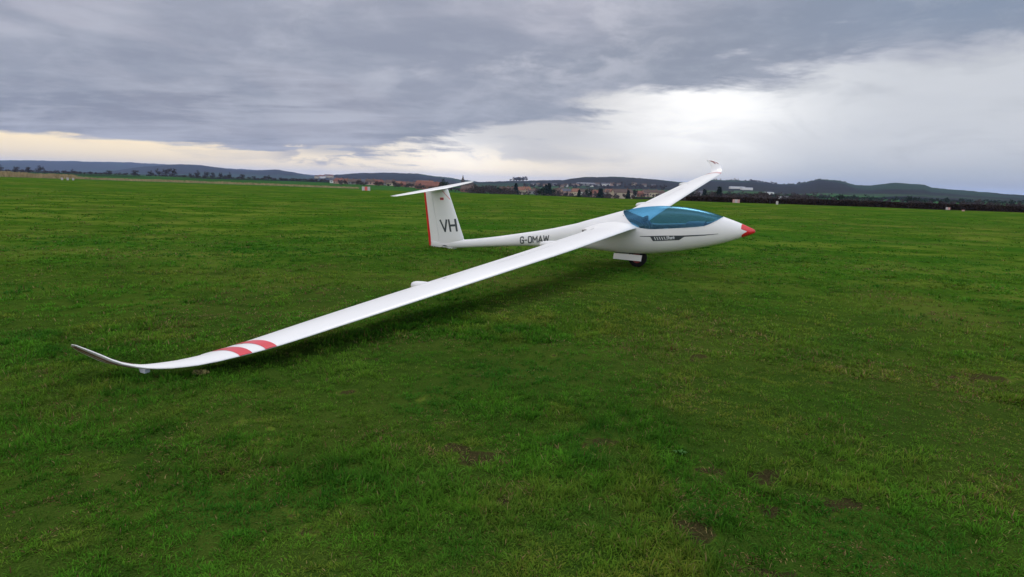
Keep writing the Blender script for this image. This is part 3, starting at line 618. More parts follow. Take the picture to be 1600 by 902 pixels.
def fin_side(x,z,sg,off=.003):
    xl,xt=fle(z),fte(z); u=(xl-x)/(xl-xt); A=[0,.006,.03,.08,.18,.3,.45,.65,.85,1];Bp=[0,.010,.024,.038,.052,.058,.055,.042,.02,.0018]
    return Vector((x,sg*(float(np.interp(u,A,Bp))*(xl-xt)+off),z))
for sg in(-1,1):
    def fn(a,b_,sg=sg):
        x=(-4.547+a) if sg<0 else (-4.147-a); z=.492+b_+(x+4.5)*.07; x2=x+ (.492-z+.12)*.13*(1 if sg<0 else 1); return fin_side(x2,z,sg)
    lettering('competition_letter','VH',fn,.25,.046,.062,DARK,fin,0.)
    # tiny ensign and the thin red line under the tailplane
    fl=loft('ensign',[[fin_side(x,z,sg) for z in(1.195,1.215,1.235,1.25)] for x in np.linspace(-4.52,-4.42,4)],REDM,fin,closed=False,caps=False,smooth_=False)
    loft('ensign_cross',[[fin_side(x,z,sg,.0045) for z in(1.216,1.229)] for x in np.linspace(-4.52,-4.42,4)],DARK,fl,closed=False,caps=False,smooth_=False)
    loft('red_line',[[fin_side(x,z0_+dz_,sg) for dz_ in(0,.016)] for x,z0_ in zip(np.linspace(-4.45,-4.262,6),np.linspace(1.40,1.20,6))],REDM,fin,closed=False,caps=False,smooth_=False)
    loft('static_vent',[[side(x,z,sg,.003) for z in(.150,.158+.02*(1-abs(x+4.49)/.09))] for x in np.linspace(-4.56,-4.42,6)],DARK,fin,closed=False,caps=False,smooth_=False)
def tp_ring(y,hinge0,hinge1):
    s_=abs(y)/1.39; xl=-4.345-.185*s_-.13*max(0,s_-.86)**1*2; ch=.435-.20*s_-.42*max(0,s_-.88); ch=max(ch,.05); z=1.448+.012*s_*0
    prof=[(0,0),(.01,.012),(.05,.028),(.14,.044),(.3,.052),(.5,.046),(.72,.028),(.9,.010),(1,.001)]
    A=[a for a,_ in prof];Bp=[b_ for _,b_ in prof]; us=[hinge0]+[u for u in A if hinge0<u<hinge1]+[hinge1]
    q=[(u,float(np.interp(u,A,Bp))*ch) for u in us]
    return [Vector((xl-u*ch,y,z+h)) for u,h in q]+[Vector((xl-u*ch,y,z-h)) for u,h in q[::-1]]
yy_=[-1.395,-1.38,-1.34,-1.25,-1.1,-.85,-.6,-.3,0,.3,.6,.85,1.1,1.25,1.34,1.38,1.395]
tail=loft('tailplane',[tp_ring(y,0,.72) for y in yy_],GEL,plane); elev=loft('elevator',[tp_ring(y,.728,1) for y in yy_],GEL,tail)
for o_ in(tail,elev):
    bm=bmesh.new(); bm.from_mesh(o_.data); bmesh.ops.recalc_face_normals(bm,faces=bm.faces); bm.to_mesh(o_.data); bm.free(); o_.data.set_sharp_from_angle(angle=math.radians(50))
# tail wheel fairing and wheel
rg=[[Vector((-4.20-.32*t_,w*math.cos(q),.118-.004*t_+h_*math.sin(q))) for q in np.linspace(0,2*math.pi,12,endpoint=False)] for t_,w,h_ in((0,.004,.004),(.12,.03,.035),(.35,.04,.052),(.6,.038,.05),(.85,.028,.03),(1,.004,.004))]
loft('tail_wheel_fairing',rg,GEL,plane)
def wheel(name,c,R,w,tyre,rimm,parent,rr):
    prof=[(rr,-.42*w),(R*.93,-.5*w),(R*.985,-.33*w),(R,0),(R*.985,.33*w),(R*.93,.5*w),(rr,.42*w)]
    rings=[[Vector((c[0]+r*math.cos(a),c[1]+y,c[2]+r*math.sin(a))) for r,y in prof] for a in np.linspace(0,2*math.pi,33)]
    o=loft(name,rings,tyre,parent,closed=False,caps=False)
    if rimm:
        for sg in(-1,1):
            pr=[(rr+.002,sg*.40*w),(rr*.88,sg*.36*w),(rr*.8,sg*.22*w),(rr*.4,sg*.22*w),(rr*.34,sg*.36*w),(.001,sg*.38*w)]
            loft('rim',[[Vector((c[0]+r*math.cos(a),c[1]+y,c[2]+r*math.sin(a))) for r,y in pr] for a in np.linspace(0,2*math.pi,25)],rimm,o,closed=False,caps=False)
    return o
wheel('tail_wheel',(-4.33,0,.106),.052,.035,RUB,None,plane,.02)
mw=wheel('main_wheel',(.016,0,.178),.177,.125,RUB,principled('wheel_hub_red',(.20,.02,.02),.5),plane,.095)
for sg in(-1,1):                                   # undercarriage doors hanging either side of the wheel
    q=[(-.42,.262),(.135,.245),(.118,.133),(-.435,.150)]; a=-.085 if sg<0 else .085
    V=[];n_=8
    for off in(0,.008*sg):
        for k in range(n_+1):
            t_=k/n_
            for j in range(4):
                s_=j/3; x=(q[0][0]*(1-t_)+q[1][0]*t_)*(1-s_)+(q[3][0]*(1-t_)+q[2][0]*t_)*s_; z=(q[0][1]*(1-t_)+q[1][1]*t_)*(1-s_)+(q[3][1]*(1-t_)+q[2][1]*t_)*s_
                V.append(Vector((x,a+off+sg*(.035*s_-.02*s_*s_),z)))
    Fs=[];m4=(n_+1)*4
    for k in range(n_):
        for j in range(3):
            b0=k*4+j; Fs.append((b0,b0+1,b0+5,b0+4)); Fs.append((m4+b0,m4+b0+4,m4+b0+5,m4+b0+1))
    for k in range(n_):
        for j in(0,3): b0=k*4+j; Fs.append((b0,b0+4,m4+b0+4,m4+b0))
    for j in range(3):
        for k in(0,n_): b0=k*4+j; Fs.append((b0,b0+1,m4+b0+1,m4+b0))
    dr_=mesh_obj('gear_door',V,Fs,GEL,plane)
    bm=bmesh.new(); bm.from_mesh(dr_.data); bmesh.ops.recalc_face_normals(bm,faces=bm.faces); bm.to_mesh(dr_.data); bm.free()
loft('gear_bay',[[fus(x,-math.pi/2+.05,.002)*1+Vector((0,sy_*.075-fus(x,-math.pi/2+.05,.002).y,-.001)) for sy_ in(-1,1)] for x in np.linspace(-.4,.14,6)],BLACKP,plane,closed=False,caps=False)
loft('gear_leg',tube([(-.22,-.045,.3),(-.1,-.045,.25),(.016,-.07,.178)],.014,8),METAL,plane); loft('gear_leg',tube([(-.22,.045,.3),(-.1,.045,.25),(.016,.07,.178)],.014,8),METAL,plane)
# ---------------------------------------------------------------- cockpit
rg=[]                                              # tub lining just inside the shell
for x in np.linspace(-.2,1.5,26):
    tr_=th_rail(x)-.03; rg.append([fus(x,tr_+( -math.pi/2-tr_)*i/9,-.022) for i in range(10)])
V=[];
for sg in(-1,1):
    rr_=[[Vector((p.x,sg*p.y,p.z)) for p in r] for r in rg]
    loft('cockpit_lining',rr_,GREYP,plane,closed=False,caps=False)
seat=[]                                            # reclined seat pan and back
prof=[(-.2,1.035),(-.08,1.0),(.04,.955),(.14,.91),(.21,.865),(.25,.80),(.27,.65),(.31,.5),(.40,.44),(.52,.43),(.66,.47),(.72,.49)]
sv_=[[Vector((x,y,z-.035*(abs(y)/.2)**2)) for y in np.linspace(-.2,.2,9)] for x,z in prof]
st_=loft('seat',sv_,SEATM,plane,closed=False,caps=False)
loft('headrest',[[Vector((.17+.025*math.cos(q),-.09+.18*t_,.925+.05*math.sin(q))) for q in np.linspace(0,2*math.pi,14,endpoint=False)] for t_ in(0,.1,.5,.9,1)],SEATM,plane)
loft('shoulder_strap',[[Vector((x+.012,-.09+w,z+.01)) for w in(0,.045)] for x,z in prof[3:9]],GREYP,st_,closed=False,caps=False)
loft('shoulder_strap',[[Vector((x+.012,.045+w,z+.01)) for w in(0,.045)] for x,z in prof[3:9]],GREYP,st_,closed=False,caps=False)
loft('control_stick',tube([(.62,0,.42),(.60,0,.55),(.57,0,.66),(.56,0,.72)],[.011,.012,.018,.019],8),BLKI,plane)
hd=[[Vector((x,y,z)) for y,z in((-.17*w,.60),(-.175*w,.80*h_),(-.12*w,.875*h_),(0,.895*h_),(.12*w,.875*h_),(.175*w,.80*h_),(.17*w,.60))] for x,w,h_ in((.93,1,1.0),(1.0,1.0,1.015),(1.12,.92,1.02),(1.25,.72,1.02))]
pan=loft('instrument_panel',hd,BLKI,plane,closed=False,caps=False)
mesh_obj('panel_face',[hd[0][i] for i in range(7)],[tuple(range(7))],BLKI,pan)
for cy,cz,r in((-.085,.78,.036),(0,.80,.04),(.085,.78,.036),(-.05,.69,.03),(.05,.69,.03)):
    mesh_obj('dial',[Vector((.926,cy+r*math.cos(q),cz+r*math.sin(q))) for q in np.linspace(0,2*math.pi,16,endpoint=False)],[tuple(range(16))],SILVERP,pan)
lev=loft('airbrake_lever',tube([(.25,-.262,.70),(.42,-.262,.71),(.44,-.24,.73)],[.008,.008,.016],8),principled('blue_knob',(.05,.16,.45),.4),plane)
loft('vent_tube',tube([(.58,-.235,.80),(.66,-.25,.81)],.006,6),METAL,plane)
loft('luggage_shelf',[[Vector((-.24,y,.93)),Vector((-.12,y,.93))] for y in(-.16,0,.16)],GREYP,plane,closed=False,caps=False)
plane.matrix_world=GROT
#PART3
# ================================================================ beyond the airfield
TWIG=principled('bare_twigs',(.050,.039,.036),.95,spec=.05,var=.35,vscale=.6)
TWIG2=principled('grey_twigs',(.068,.054,.049),.95,spec=.05,var=.35,vscale=.6)
EVER=principled('evergreen_needles',(.010,.022,.014),.95,spec=.05,var=.4,vscale=.8)
LEAFY=principled('hedge_leaves',(.016,.030,.014),.95,spec=.05,var=.45,vscale=.5)
SOILY=principled('dark_brown_twigs',(.028,.020,.017),.95,spec=.05,var=.3,vscale=.4)
BARK=principled('bark',(.04,.032,.028),.95,spec=.05,var=.2)
REED=principled('dry_reed',(.30,.23,.13),.95,spec=.05,var=.3,vscale=.8)
def leafcloud(cen,rad,n,size,seed):                # small quads scattered through an uneven volume
    r_=np.random.default_rng(seed); k=max(3,n//40); sub=r_.normal(size=(k,3)); sub/=np.linalg.norm(sub,axis=1)[:,None]; sub*=r_.random((k,1))**.5*.72
    idx=r_.integers(0,k,n); d=r_.normal(size=(n,3)); d/=np.linalg.norm(d,axis=1)[:,None]; p=sub[idx]+d*(r_.random((n,1))**.45)*.42
    p=p*np.array(rad)+np.array(cen); a=r_.normal(size=(n,3)); a/=np.linalg.norm(a,axis=1)[:,None]; b_=np.cross(a,r_.normal(size=(n,3))); b_/=np.linalg.norm(b_,axis=1)[:,None]
    sz=size*(.5+r_.random((n,1))); Q=np.stack([p-a*sz-b_*sz*.5,p+a*sz-b_*sz*.5,p+a*sz+b_*sz*.5,p-a*sz+b_*sz*.5],1); return Q.reshape(-1,3)
def quads(name,V,mat,parent=None):
    return np_mesh(name,V,np.arange(len(V)).reshape(-1,4),mat,parent)
def tree_proto(kind,seed):
    t_=empty('tree'); r_=random.Random(seed)
    if kind=='conifer':
        n=420; rg_=np.random.default_rng(seed); h=rg_.random(n)**.8; rad=(1-h)*.30+.02; an=rg_.random(n)*6.28; rr=rad*rg_.random(n)**.4
        p=np.stack([rr*np.cos(an),rr*np.sin(an),.08+h*.92],1); a=rg_.normal(size=(n,3))*.05; a[:,2]-=.02; b_=rg_.normal(size=(n,3))*.035
        V=np.stack([p-a-b_,p+a-b_,p+a+b_,p-a+b_],1).reshape(-1,3); quads('crown',V,EVER,t_)
        loft('trunk',tube([(0,0,0),(0,0,.5),(0,0,.97)],[.03,.018,.004],6),BARK,t_)
    else:
        mat={'round':TWIG,'grey':TWIG2,'leafy':LEAFY}[kind]
        P=[(0,0,0),(r_.uniform(-.02,.02),0,.3),(r_.uniform(-.05,.05),.02,.6)]
        tr_=loft('trunk',tube(P,[.035,.026,.012],6),BARK,t_)
        for k in range(6):
            a=k*1.05+r_.random(); z0=r_.uniform(.22,.5); L=r_.uniform(.22,.36)
            loft('limb',tube([(0,0,z0),(math.cos(a)*L*.5,math.sin(a)*L*.5,z0+.16),(math.cos(a)*L,math.sin(a)*L,z0+.34)],[.016,.010,.003],5),BARK,tr_)
        V=leafcloud((0,0,.60),(.62,.62,.52),380,.042 if kind!='leafy' else .045,seed); quads('crown',V,mat,t_)
    return t_
PROTO={}
def tree(kind,var,u,D,h,wid_,label,group,cat='tree',name='tree'):
    p=at(u,300,D); key=(kind,var)
    o=copy_tree(PROTO[key]) if key in PROTO else tree_proto(kind,var)
    PROTO.setdefault(key,o); o.name=name
    o.location=(p.x,p.y,gz(p.x,p.y)-.1); o.scale=(h*wid_,h*wid_,h); o.rotation_euler=(0,0,var*1.7+u); tag(o,label,cat,group); return o
ORD=['first','second','third','fourth','fifth','sixth','seventh','eighth','ninth','tenth','eleventh','twelfth','thirteenth','fourteenth','fifteenth','sixteenth','seventeenth','eighteenth','nineteenth','twentieth']
def ordn(i): return ORD[i] if i<20 else ('twenty '+ORD[i-20] if i<29 else ('thirtieth' if i==29 else ('thirty '+ORD[i-30] if i<39 else ('fortieth' if i==39 else 'forty '+ORD[i-40]))))
# row of separate dark trees along the far left field
ROW=[(3,9,1),(28,8,1),(48,8,1.2),(66,10,1),(118,6,1.2),(172,7,1.2),(213,8,1.1),(238,8,.9),(250,10,.9),(260,11,.9),(272,12,1),(299,7,.9),(309,9,1),(323,9,1),(334,8.5,.9),(346,8.5,.9),(359,8,.9),(379,7.5,1),(398,5,1.2),(420,7,1.5),(440,4,1.2),(468,4,1.3)]
for i,(u,h,w_) in enumerate(ROW):
    tree('round',i%4,u,820+20*(i%3),h,w_*.95,f'dark leafless tree, {ordn(i)} from the left in the distant left row','separate trees along the far left field')
# evergreens and dark trees standing among the village houses
EV=[(540,5,'round'),(559,5,'round'),(588,5,'grey'),(615,6,'round'),(691,11,'leafy'),(697,9,'leafy'),(706,7,'round'),(744,9,'leafy'),(752,8,'round'),(761,9,'round'),(770,8,'leafy'),(780,7,'leafy'),(806,10,'conifer'),(839,8,'round'),(846,9,'leafy'),(853,10,'conifer'),(858,11,'conifer'),(864,8,'leafy'),(872,7,'grey'),(886,6,'round'),(905,7,'conifer'),(918,9,'leafy'),(922,8,'leafy'),(937,8,'conifer'),(940,8,'conifer'),(950,6,'round'),(982,7,'conifer'),(993,9,'leafy'),(1090,9,'grey'),(1101,8,'conifer'),(1110,9,'grey'),(1124,10,'conifer'),(1139,6,'round'),(1180,6,'grey'),(1262,5,'leafy'),(1315,7,'leafy'),(1340,5,'round'),(1362,6,'leafy'),(1422,7,'leafy'),(1433,7,'leafy'),(1483,6,'leafy'),(1530,6,'grey'),(1555,6,'leafy'),(1585,6,'leafy')]
DSC={'round':'dark bare tree','grey':'greyish bare tree','leafy':'dense dark evergreen tree','conifer':'dark pointed conifer'}
CT={}
for i,(u,h,k) in enumerate(EV):
    D=560-40*(i%3) if u<1080 else 470-30*(i%3)
    tree(k,10+i%3,u,D,h,.62 if k!='conifer' else 1.0,f'{DSC[k]} by the village, {ordn(i)} from the left among village trees','trees among and beside the village')
# houses
def mat_(n,c,**k): return principled(n,c,.9,spec=.1,var=.12,vscale=.7,**k)
WALLS={'cream':mat_('cream_render',(.42,.36,.26)),'white':mat_('white_render',(.62,.62,.60)),'brick':mat_('dull_brick',(.20,.10,.07)),'grey':mat_('grey_render',(.26,.25,.24)),'pink':mat_('pinkish_render',(.40,.27,.22))}
ROOFS={'orange':mat_('orange_tiles',(.20,.098,.07)),'brown':mat_('brown_tiles',(.10,.07,.06)),'slate':mat_('slate_tiles',(.09,.09,.11)),'red':mat_('red_tiles',(.17,.075,.06)),'pale':mat_('pale_sheet_roof',(.40,.42,.50))}
PANE=principled('window_glass',(.03,.04,.05),.15)
hc=0
def house(u,D,L,W_,hw_,rz,wall,roof,label,group='houses of the village beyond the field',name='house',cat='house',flat=False,win=3,zoff=0):
    global hc
    p=at(u,300,D); t_=empty(name,(p.x,p.y,gz(p.x,p.y)+zoff),rz); rh=W_*.38 if not flat else .6
    v=[(-L/2,-W_/2,-.6),(L/2,-W_/2,-.6),(L/2,W_/2,-.6),(-L/2,W_/2,-.6),(-L/2,-W_/2,hw_),(L/2,-W_/2,hw_),(L/2,W_/2,hw_),(-L/2,W_/2,hw_),(-L/2,0,hw_+rh),(L/2,0,hw_+rh)]
    mesh_obj('wall',v,[(0,1,5,4),(1,2,6,9,5),(2,3,7,6),(3,0,4,8,7)],WALLS[wall],t_)
    o_=.35; th=.18
    rv=[]
    for z_ in(th,0):
        rv+=[(-L/2-o_,-W_/2-o_,hw_-.1+z_),(L/2+o_,-W_/2-o_,hw_-.1+z_),(L/2+o_,0,hw_+rh+.06+z_),(-L/2-o_,0,hw_+rh+.06+z_),(-L/2-o_,W_/2+o_,hw_-.1+z_),(L/2+o_,W_/2+o_,hw_-.1+z_)]
    rf=mesh_obj('roof',rv,[(0,1,2,3),(3,2,5,4),(6,9,8,7),(9,10,11,8),(0,6,7,1),(1,7,8,2),(2,8,11,5),(5,11,10,4),(4,10,9,3),(3,9,6,0)],ROOFS[roof],t_)
    if not flat:
        cv_,cf=box_vf(L*.28,0,hw_+rh+.5,.7,.6,1.2); mesh_obj('chimney',cv_,cf,WALLS['brick'],rf)
    for k in range(win):
        x=-L/2+L*(k+.5)/win
        wv,wf=box_vf(x,-W_/2-.02,hw_*.5,1.1,.08,1.25); mesh_obj('window',wv,wf,PANE,t_)
    tag(t_,label,cat,group); hc+=1; return t_
rH=random.Random(5)
VI=[(523,'white','slate'),(531,'pink','red'),(540,'cream','orange'),(549,'grey','brown'),(560,'brick','brown'),(571,'grey','slate'),(580,'pink','brown'),(592,'brick','red'),(601,'grey','brown'),(611,'cream','brown'),(622,'brick','orange'),(634,'brick','red'),(642,'pink','brown'),(700,'grey','brown'),(729,'brick','brown'),(740,'grey','brown'),(789,'brick','brown'),(797,'pink','brown'),(814,'cream','orange'),(822,'pink','orange'),(831,'grey','brown'),(869,'pink','brown'),(877,'brick','brown'),(884,'pink','slate'),(893,'cream','brown'),(900,'cream','orange'),(912,'white','brown'),(927,'white','slate'),(931,'pink','red'),(946,'grey','brown'),(953,'cream','orange'),(972,'cream','brown'),(987,'white','slate'),(1001,'brick','red'),(1010,'pink','brown'),(1021,'cream','brown'),(1030,'grey','brown'),(1095,'white','slate')]
for i,(u,wl_,rf_) in enumerate(VI):
    D=rH.choice([560,600,660,720]) if u>650 else rH.choice([640,700]); L=rH.uniform(7.5,11); 
    if u==972: D,L=520,17
    house(u,D,L,rH.uniform(6.5,8.5),rH.uniform(3.,5.2) if u>650 else rH.uniform(2.2,3.2),rH.uniform(-.5,.5),wl_,rf_,f'{wl_} walled house with {rf_} roof, {ordn(i)} from the left in the village')
house(671,540,24,9,3.6,.05,'brick','red','long low brick building with orange red roof directly behind the tailplane',None,'farm_building','building',win=7)
house(664,600,16,8,4.8,.0,'brick','orange','taller orange roofed barn behind the long red building',None,'barn','building',win=3)
house(915,1580,48,16,6,.1,'grey','pale','wide pale grey roofed hall on the slope above the village',None,'village_hall','building',flat=True,win=8)
# second line of small houses climbing the slope behind
for i,(u,wl_,rf_) in enumerate([(832,'white','slate'),(840,'grey','brown'),(852,'pink','brown'),(866,'grey','slate'),(878,'pink','brown'),(884,'white','brown'),(896,'grey','brown'),(903,'pink','slate'),(925,'white','slate'),(933,'grey','brown'),(943,'white','slate'),(949,'white','slate'),(956,'pink','brown'),(966,'grey','brown'),(990,'cream','brown'),(1006,'grey','brown'),(1020,'pink','slate')]):
    D=rH.choice([1440,1500,1560,1620]); house(u,D,rH.uniform(8,13),8,rH.uniform(3.5,5),rH.uniform(-.6,.6),wl_,rf_,f'small {wl_} house with {rf_} roof, {ordn(i)} from the left on the slope','small houses on the slope behind the village',win=3)
# hilltop hamlets and long pale sheds at the foot of the right hills
for i,(u,D,L,wl_,rf_) in enumerate([(497,2900,26,'cream','brown'),(504,2900,30,'white','red'),(512,2950,26,'cream','brown'),(518,2900,20,'cream','red')]):
    house(u,D,L,16,9,0,wl_,rf_,f'pale hillside house, {ordn(i)} from the left on the low saddle between the left hills','houses on the low saddle between hills',win=0)
for i,(u,D,L,lab) in enumerate([(1151,1500,36,'long pale grey shed at the foot of the wooded hill right of the far winglet'),(1166,1450,26,'shorter pale shed at the right end of the pair below the wooded hill'),(1202,1200,14,'small cream building between the pale sheds and the long white greenhouse')]):
    house(u,D,L,12,4.5,.05,'white','pale',lab,None,'shed','shed',flat=True,win=0)
house(1225,640,13,6,2.6,.05,'white','pale','bright white long building beyond the brown woods right of the nose',None,'long_building','building',flat=True,win=4)
house(1243,660,11,6,2.0,.05,'cream','pale','dull cream annexe at the right end of the bright white building',None,'annexe','building',flat=True,win=3)
# church with its pointed spire
ch=empty('church'); p=at(723,300,900); ch.location=(p.x,p.y,gz(p.x,p.y)); tag(ch,'small dark church with pointed spire rising above the tree line behind the tail','church')
DKST=mat_('dark_stone',(.06,.05,.045))
v,f=box_vf(0,0,5.5,4.6,4.6,11.6); tw=mesh_obj('tower',v,f,DKST,ch)
loft('spire',[[Vector((r*math.cos(a),r*math.sin(a),z)) for a in np.linspace(math.pi/4,2*math.pi+math.pi/4,8,endpoint=False)] for r,z in((3.6,11.3),(2.2,13.2),(.9,17),(.08,21))],DKST,tw,smooth_=False)
v=[(3,-4,-.5),(17,-4,-.5),(17,4,-.5),(3,4,-.5),(3,-4,6),(17,-4,6),(17,4,6),(3,4,6),(3,0,10),(17,0,10)]
mesh_obj('nave',v,[(0,1,5,4),(1,2,6,9,5),(2,3,7,6),(3,0,4,8,7),(4,5,9,8),(6,7,8,9)],DKST,ch)
# woods, hedges and reeds that read as masses
def mass(name,label,cat,us,D0,D1,h0,h1,n_tree,per,size,mats,seed,wid_=1.):
    r_=np.random.default_rng(seed); Vs=[]
    for k in range(n_tree):
        u=r_.uniform(*us); D=r_.uniform(D0,D1); p=at(u,300,D); h=r_.uniform(h0,h1)*(.75+.5*float(vnoise(np.array([u]),np.array([D]),seed,25,2)[0]))
        z=gz(p.x,p.y); V=leafcloud((p.x,p.y,z+h*.52),(h*.55*wid_,h*.55*wid_,h*.52),per,size,seed*1000+k); Vs.append(V)
    o=quads(name,np.vstack(Vs),mats); tag(o,label,cat,kind='stuff'); return o
mass('woodland','brown leafless woodland band beyond the field on the right','woodland',(1060,1275),300,520,4,7.0,170,110,.34,TWIG,301,1.1)
mass('woodland','lower dark scrub woodland beyond the field at far right','woodland',(1260,1660),300,520,2.2,4.2,230,80,.34,TWIG,308,1.2)
mass('woodland','greyish leafless trees behind the tail and left of the village','woodland',(735,800),430,520,6,9,45,130,.3,TWIG,302,1.1)
mass('woodland','bare scrub and gardens between the village houses','woodland',(520,1070),470,760,3.2,5.5,330,80,.34,TWIG2,303,1.1)
mass('woodland','leafless trees and gardens climbing the slope behind the village','woodland',(760,1300),800,1250,5,8,260,70,.6,TWIG2,304,1.3)
mass('woodland','bare trees scattered between the houses on the slope','woodland',(820,1040),1380,1650,5,9,150,60,.8,TWIG,313,1.3)
mass('hedge','low dark hedge along the far edge of the field below the village','hedge',(735,1100),150,165,1.2,1.7,200,90,.13,LEAFY,305,1.7)
def trimmed(name,label,u0,u1,D0,D1,h,n,size,mat,seed):
    r_=np.random.default_rng(seed); a=at(u0,300,D0); b_=at(u1,300,D0); t_=r_.random(n); x=a.x+(b_.x-a.x)*t_; y=D0+(D1-D0)*r_.random(n)
    z=ground_z(x,y)+h*(.93+.14*vnoise(x,y,seed,9,2))*(1-r_.random(n)**1.6); c=np.stack([x,y,z],1); d1=r_.normal(size=(n,3)); d1/=np.linalg.norm(d1,axis=1)[:,None]; d2=np.cross(d1,r_.normal(size=(n,3))); d2/=np.linalg.norm(d2,axis=1)[:,None]
    sz=size*(.6+.8*r_.random((n,1))); V=np.stack([c-d1*sz-d2*sz,c+d1*sz-d2*sz,c+d1*sz+d2*sz,c-d1*sz+d2*sz],1).reshape(-1,3)
    tag(quads(name,V,mat),label,'hedge',kind='stuff')
trimmed('hedge','low trimmed dark brown hedge along the far right edge of the field',1080,1660,120,124,1.45,26000,.10,SOILY,309)
mass('scrub','low dark scrub beyond the field on the far left','scrub',(-30,560),880,960,2.5,4.5,260,60,.5,TWIG,306,1.9)
mass('woodland','small round clump of trees on the hill crest behind the tail boom','woodland',(797,823),2540,2620,12,20,26,90,1.2,TWIG,310,1.2)
mass('woodland','thin row of bare trees along the crest by the far winglet','woodland',(1095,1170),2540,2600,7,11,30,50,.8,TWIG2,311,1.0)
mass('woodland','dark wooded patches along the right hill crests','woodland',(1170,1345),2440,2600,8,12,120,60,1.2,TWIG,312,1.5)
mass('scrub','dark bushes scattered in front of the right hills','scrub',(1080,1650),600,900,4,7,240,70,.5,LEAFY,307,1.5)
def strip(name,label,u0,u1,D,h,n,seed,lean=.3,w_=.05):
    r_=np.random.default_rng(seed); u=r_.uniform(u0,u1,n); V=np.zeros((n,4,3)); DD=D+r_.normal(0,2.2,n)
    for k in range(n):
        p=at(u[k],300,DD[k]); z=gz(p.x,p.y); hh=h*r_.uniform(.4,1.)*(.5+.8*float(vnoise(np.array([u[k]]),np.array([3.]),seed,30,3)[0])); a=r_.normal(0,lean,2)*hh
        V[k]=[(p.x-w_,p.y,z),(p.x+w_,p.y,z),(p.x+w_*.5+a[0],p.y+a[1],z+hh),(p.x-w_*.5+a[0],p.y+a[1],z+hh*.96)]
    o=quads(name,V.reshape(-1,3),REED); tag(o,label,'grass',kind='stuff')
strip('dry_grass','pale dry reeds along the far left edge of the field',-30,120,122,1.15,3200,401)
strip('dry_grass','lower pale dry grass strip continuing right along the far field edge',120,560,124,.55,4200,402)
# red and white airfield boundary markers
MW=principled('marker_white',(.30,.285,.27),.6,var=.1); MR=principled('marker_red',(.42,.06,.045),.6,var=.1); MP=principled('marker_faded',(.33,.19,.165),.7,var=.12)
def marker(u,v_,wd,ht,pattern,label,group='boundary markers along the far edge of the field',legs=True):
    d=ray(u,v_); t_=-H/d.z; x,y=d.x*t_,d.y*t_
    m_=empty('boundary_marker',(x,y,gz(x,y)),-math.atan2(x,y)); n=len(pattern)
    for k,cch in enumerate(pattern):
        x0=-wd/2+wd*k/n; x1=x0+wd/n; dp=ht*.35; z0=.12*ht if legs else 0
        vv=[(x0,-dp,z0),(x1,-dp,z0),(x1,0,ht),(x0,0,ht),(x0,dp,z0),(x1,dp,z0),(x0,-dp+.03,z0),(x1,-dp+.03,z0),(x1,0,ht-.05),(x0,0,ht-.05),(x0,dp-.03,z0),(x1,dp-.03,z0)]
        mesh_obj('panel',vv,[(0,1,2,3),(3,2,5,4),(7,6,9,8),(8,9,10,11),(0,6,7,1),(4,5,11,10),(0,3,9,6),(3,4,10,9),(1,7,8,2),(2,8,11,5)],{'W':MW,'R':MR,'P':MP}[cch],m_)
    if legs:
        for x0 in(-wd*.42,wd*.42):
            for sy_ in(-1,1): loft('leg',tube([(x0,sy_*ht*.36,-.02),(x0,sy_*ht*.30,.16*ht)],.02,6),MW,m_)
    tag(m_,label,'marker',group); return m_
marker(572,298.5,1.15,.62,'WRW','white marker board with a red middle panel left of the tail')
marker(1150,317.5,.9,.5,'PWP','faded pink and white marker board beyond the canopy, right of the far wing')
marker(97,281.6,.3,.4,'W','leftmost of the three small pale markers by the dry reeds',legs=False)
marker(106,282,.3,.42,'W','middle one of the three small pale markers by the dry reeds',legs=False)
marker(114.5,282.2,.28,.38,'W','rightmost of the three small pale markers by the dry reeds',legs=False)
marker(1214,320,.28,.42,'W','tiny white marker right of the nose near the far field edge',legs=False)
marker(1481,327.5,.5,.34,'WP','low pinkish white marker at the far right field edge',legs=False)
marker(1505,330.5,.3,.16,'P','tiny faded marker just right of the low pinkish one',legs=False)
marker(752,293.5,.6,.22,'W','flat white marker on the grass just right of the tailplane tip',legs=False)
marker(782,297.8,.3,.3,'W','small white marker behind the tail boom on the far grass',legs=False)
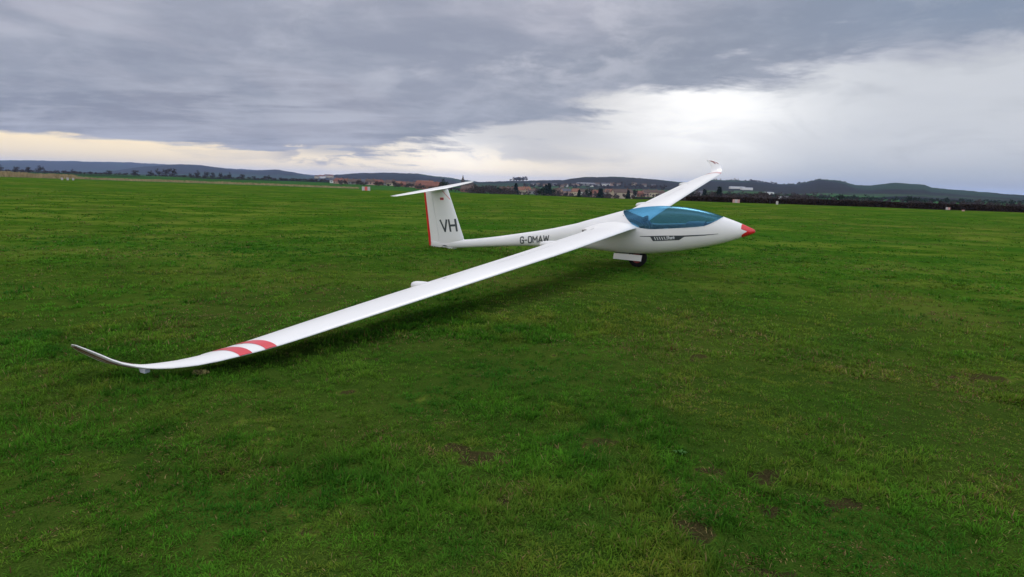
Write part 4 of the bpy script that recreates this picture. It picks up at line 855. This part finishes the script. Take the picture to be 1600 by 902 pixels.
# pale dead tuft lying near the wingtip and a few broadleaf weeds
def leaf_plant(u,v_,r0,n,col,label,name='broadleaf_weed',seed=1):
    d=ray(u,v_); t_=-H/d.z; x,y=d.x*t_,d.y*t_; r_=random.Random(seed); m_=empty(name,(x,y,gz(x,y)+.012))
    me=None
    for k in range(n):
        a=k*6.283/n+r_.uniform(-.2,.2); L=r0*r_.uniform(.7,1.15); w=L*.17; V=[]
        for j in range(5):
            t2=j/4; ww=w*math.sin(math.pi*min(1,.12+t2*.88))+.001; z=.02*math.sin(t2*2.4)+.012
            V+=[(t2*L,-ww,z+.004),(t2*L,0,z),(t2*L,ww,z+.004)]
        Fs=[(3*j+i,3*j+i+1,3*j+i+4,3*j+i+3) for j in range(4) for i in range(2)]
        o=mesh_obj('leaf',V,Fs,col,m_,True); o.rotation_euler=(r_.uniform(-.2,.2),-r_.uniform(0,.35),a)
    tag(m_,label,'weed','broadleaf weeds in the turf')
WEED=principled('weed_leaf',(.03,.10,.012),.6,spec=.2,var=.2,vscale=20)
leaf_plant(1062,716,.04,8,WEED,'small rosette weed left of the bare soil patches at lower right',seed=1)
d=ray(318,589); t_=-H/d.z; V=leafcloud((d.x*t_,d.y*t_,.03),(.10,.05,.022),220,.008,77)
tag(quads('dead_grass_clump',V,principled('dead_grass',(.20,.18,.07),.9,spec=.05,var=.3,vscale=20)),'pale dead grass clump just below the near wing tip','grass clump')
# ---------------------------------------------------------------- haze
hv,hf=box_vf(0,5000,120,29600,29400,270)
hz=mesh_obj('haze',hv,hf,[],None); hz['kind']='stuff'; hz['label']='thin even bluish haze over the whole plain'
hm=bpy.data.materials.new('thin_haze'); hm.use_nodes=True; t=hm.node_tree; t.nodes.clear(); pv=N(t,'ShaderNodeVolumePrincipled'); pv.inputs['Color'].default_value=(.44,.60,1,1); pv.inputs['Density'].default_value=6.4e-5; pv.inputs['Anisotropy'].default_value=0.0
o_=N(t,'ShaderNodeOutputMaterial'); t.links.new(pv.outputs[0],o_.inputs['Volume']); hz.data.materials.append(hm)
hz.display_type='WIRE'
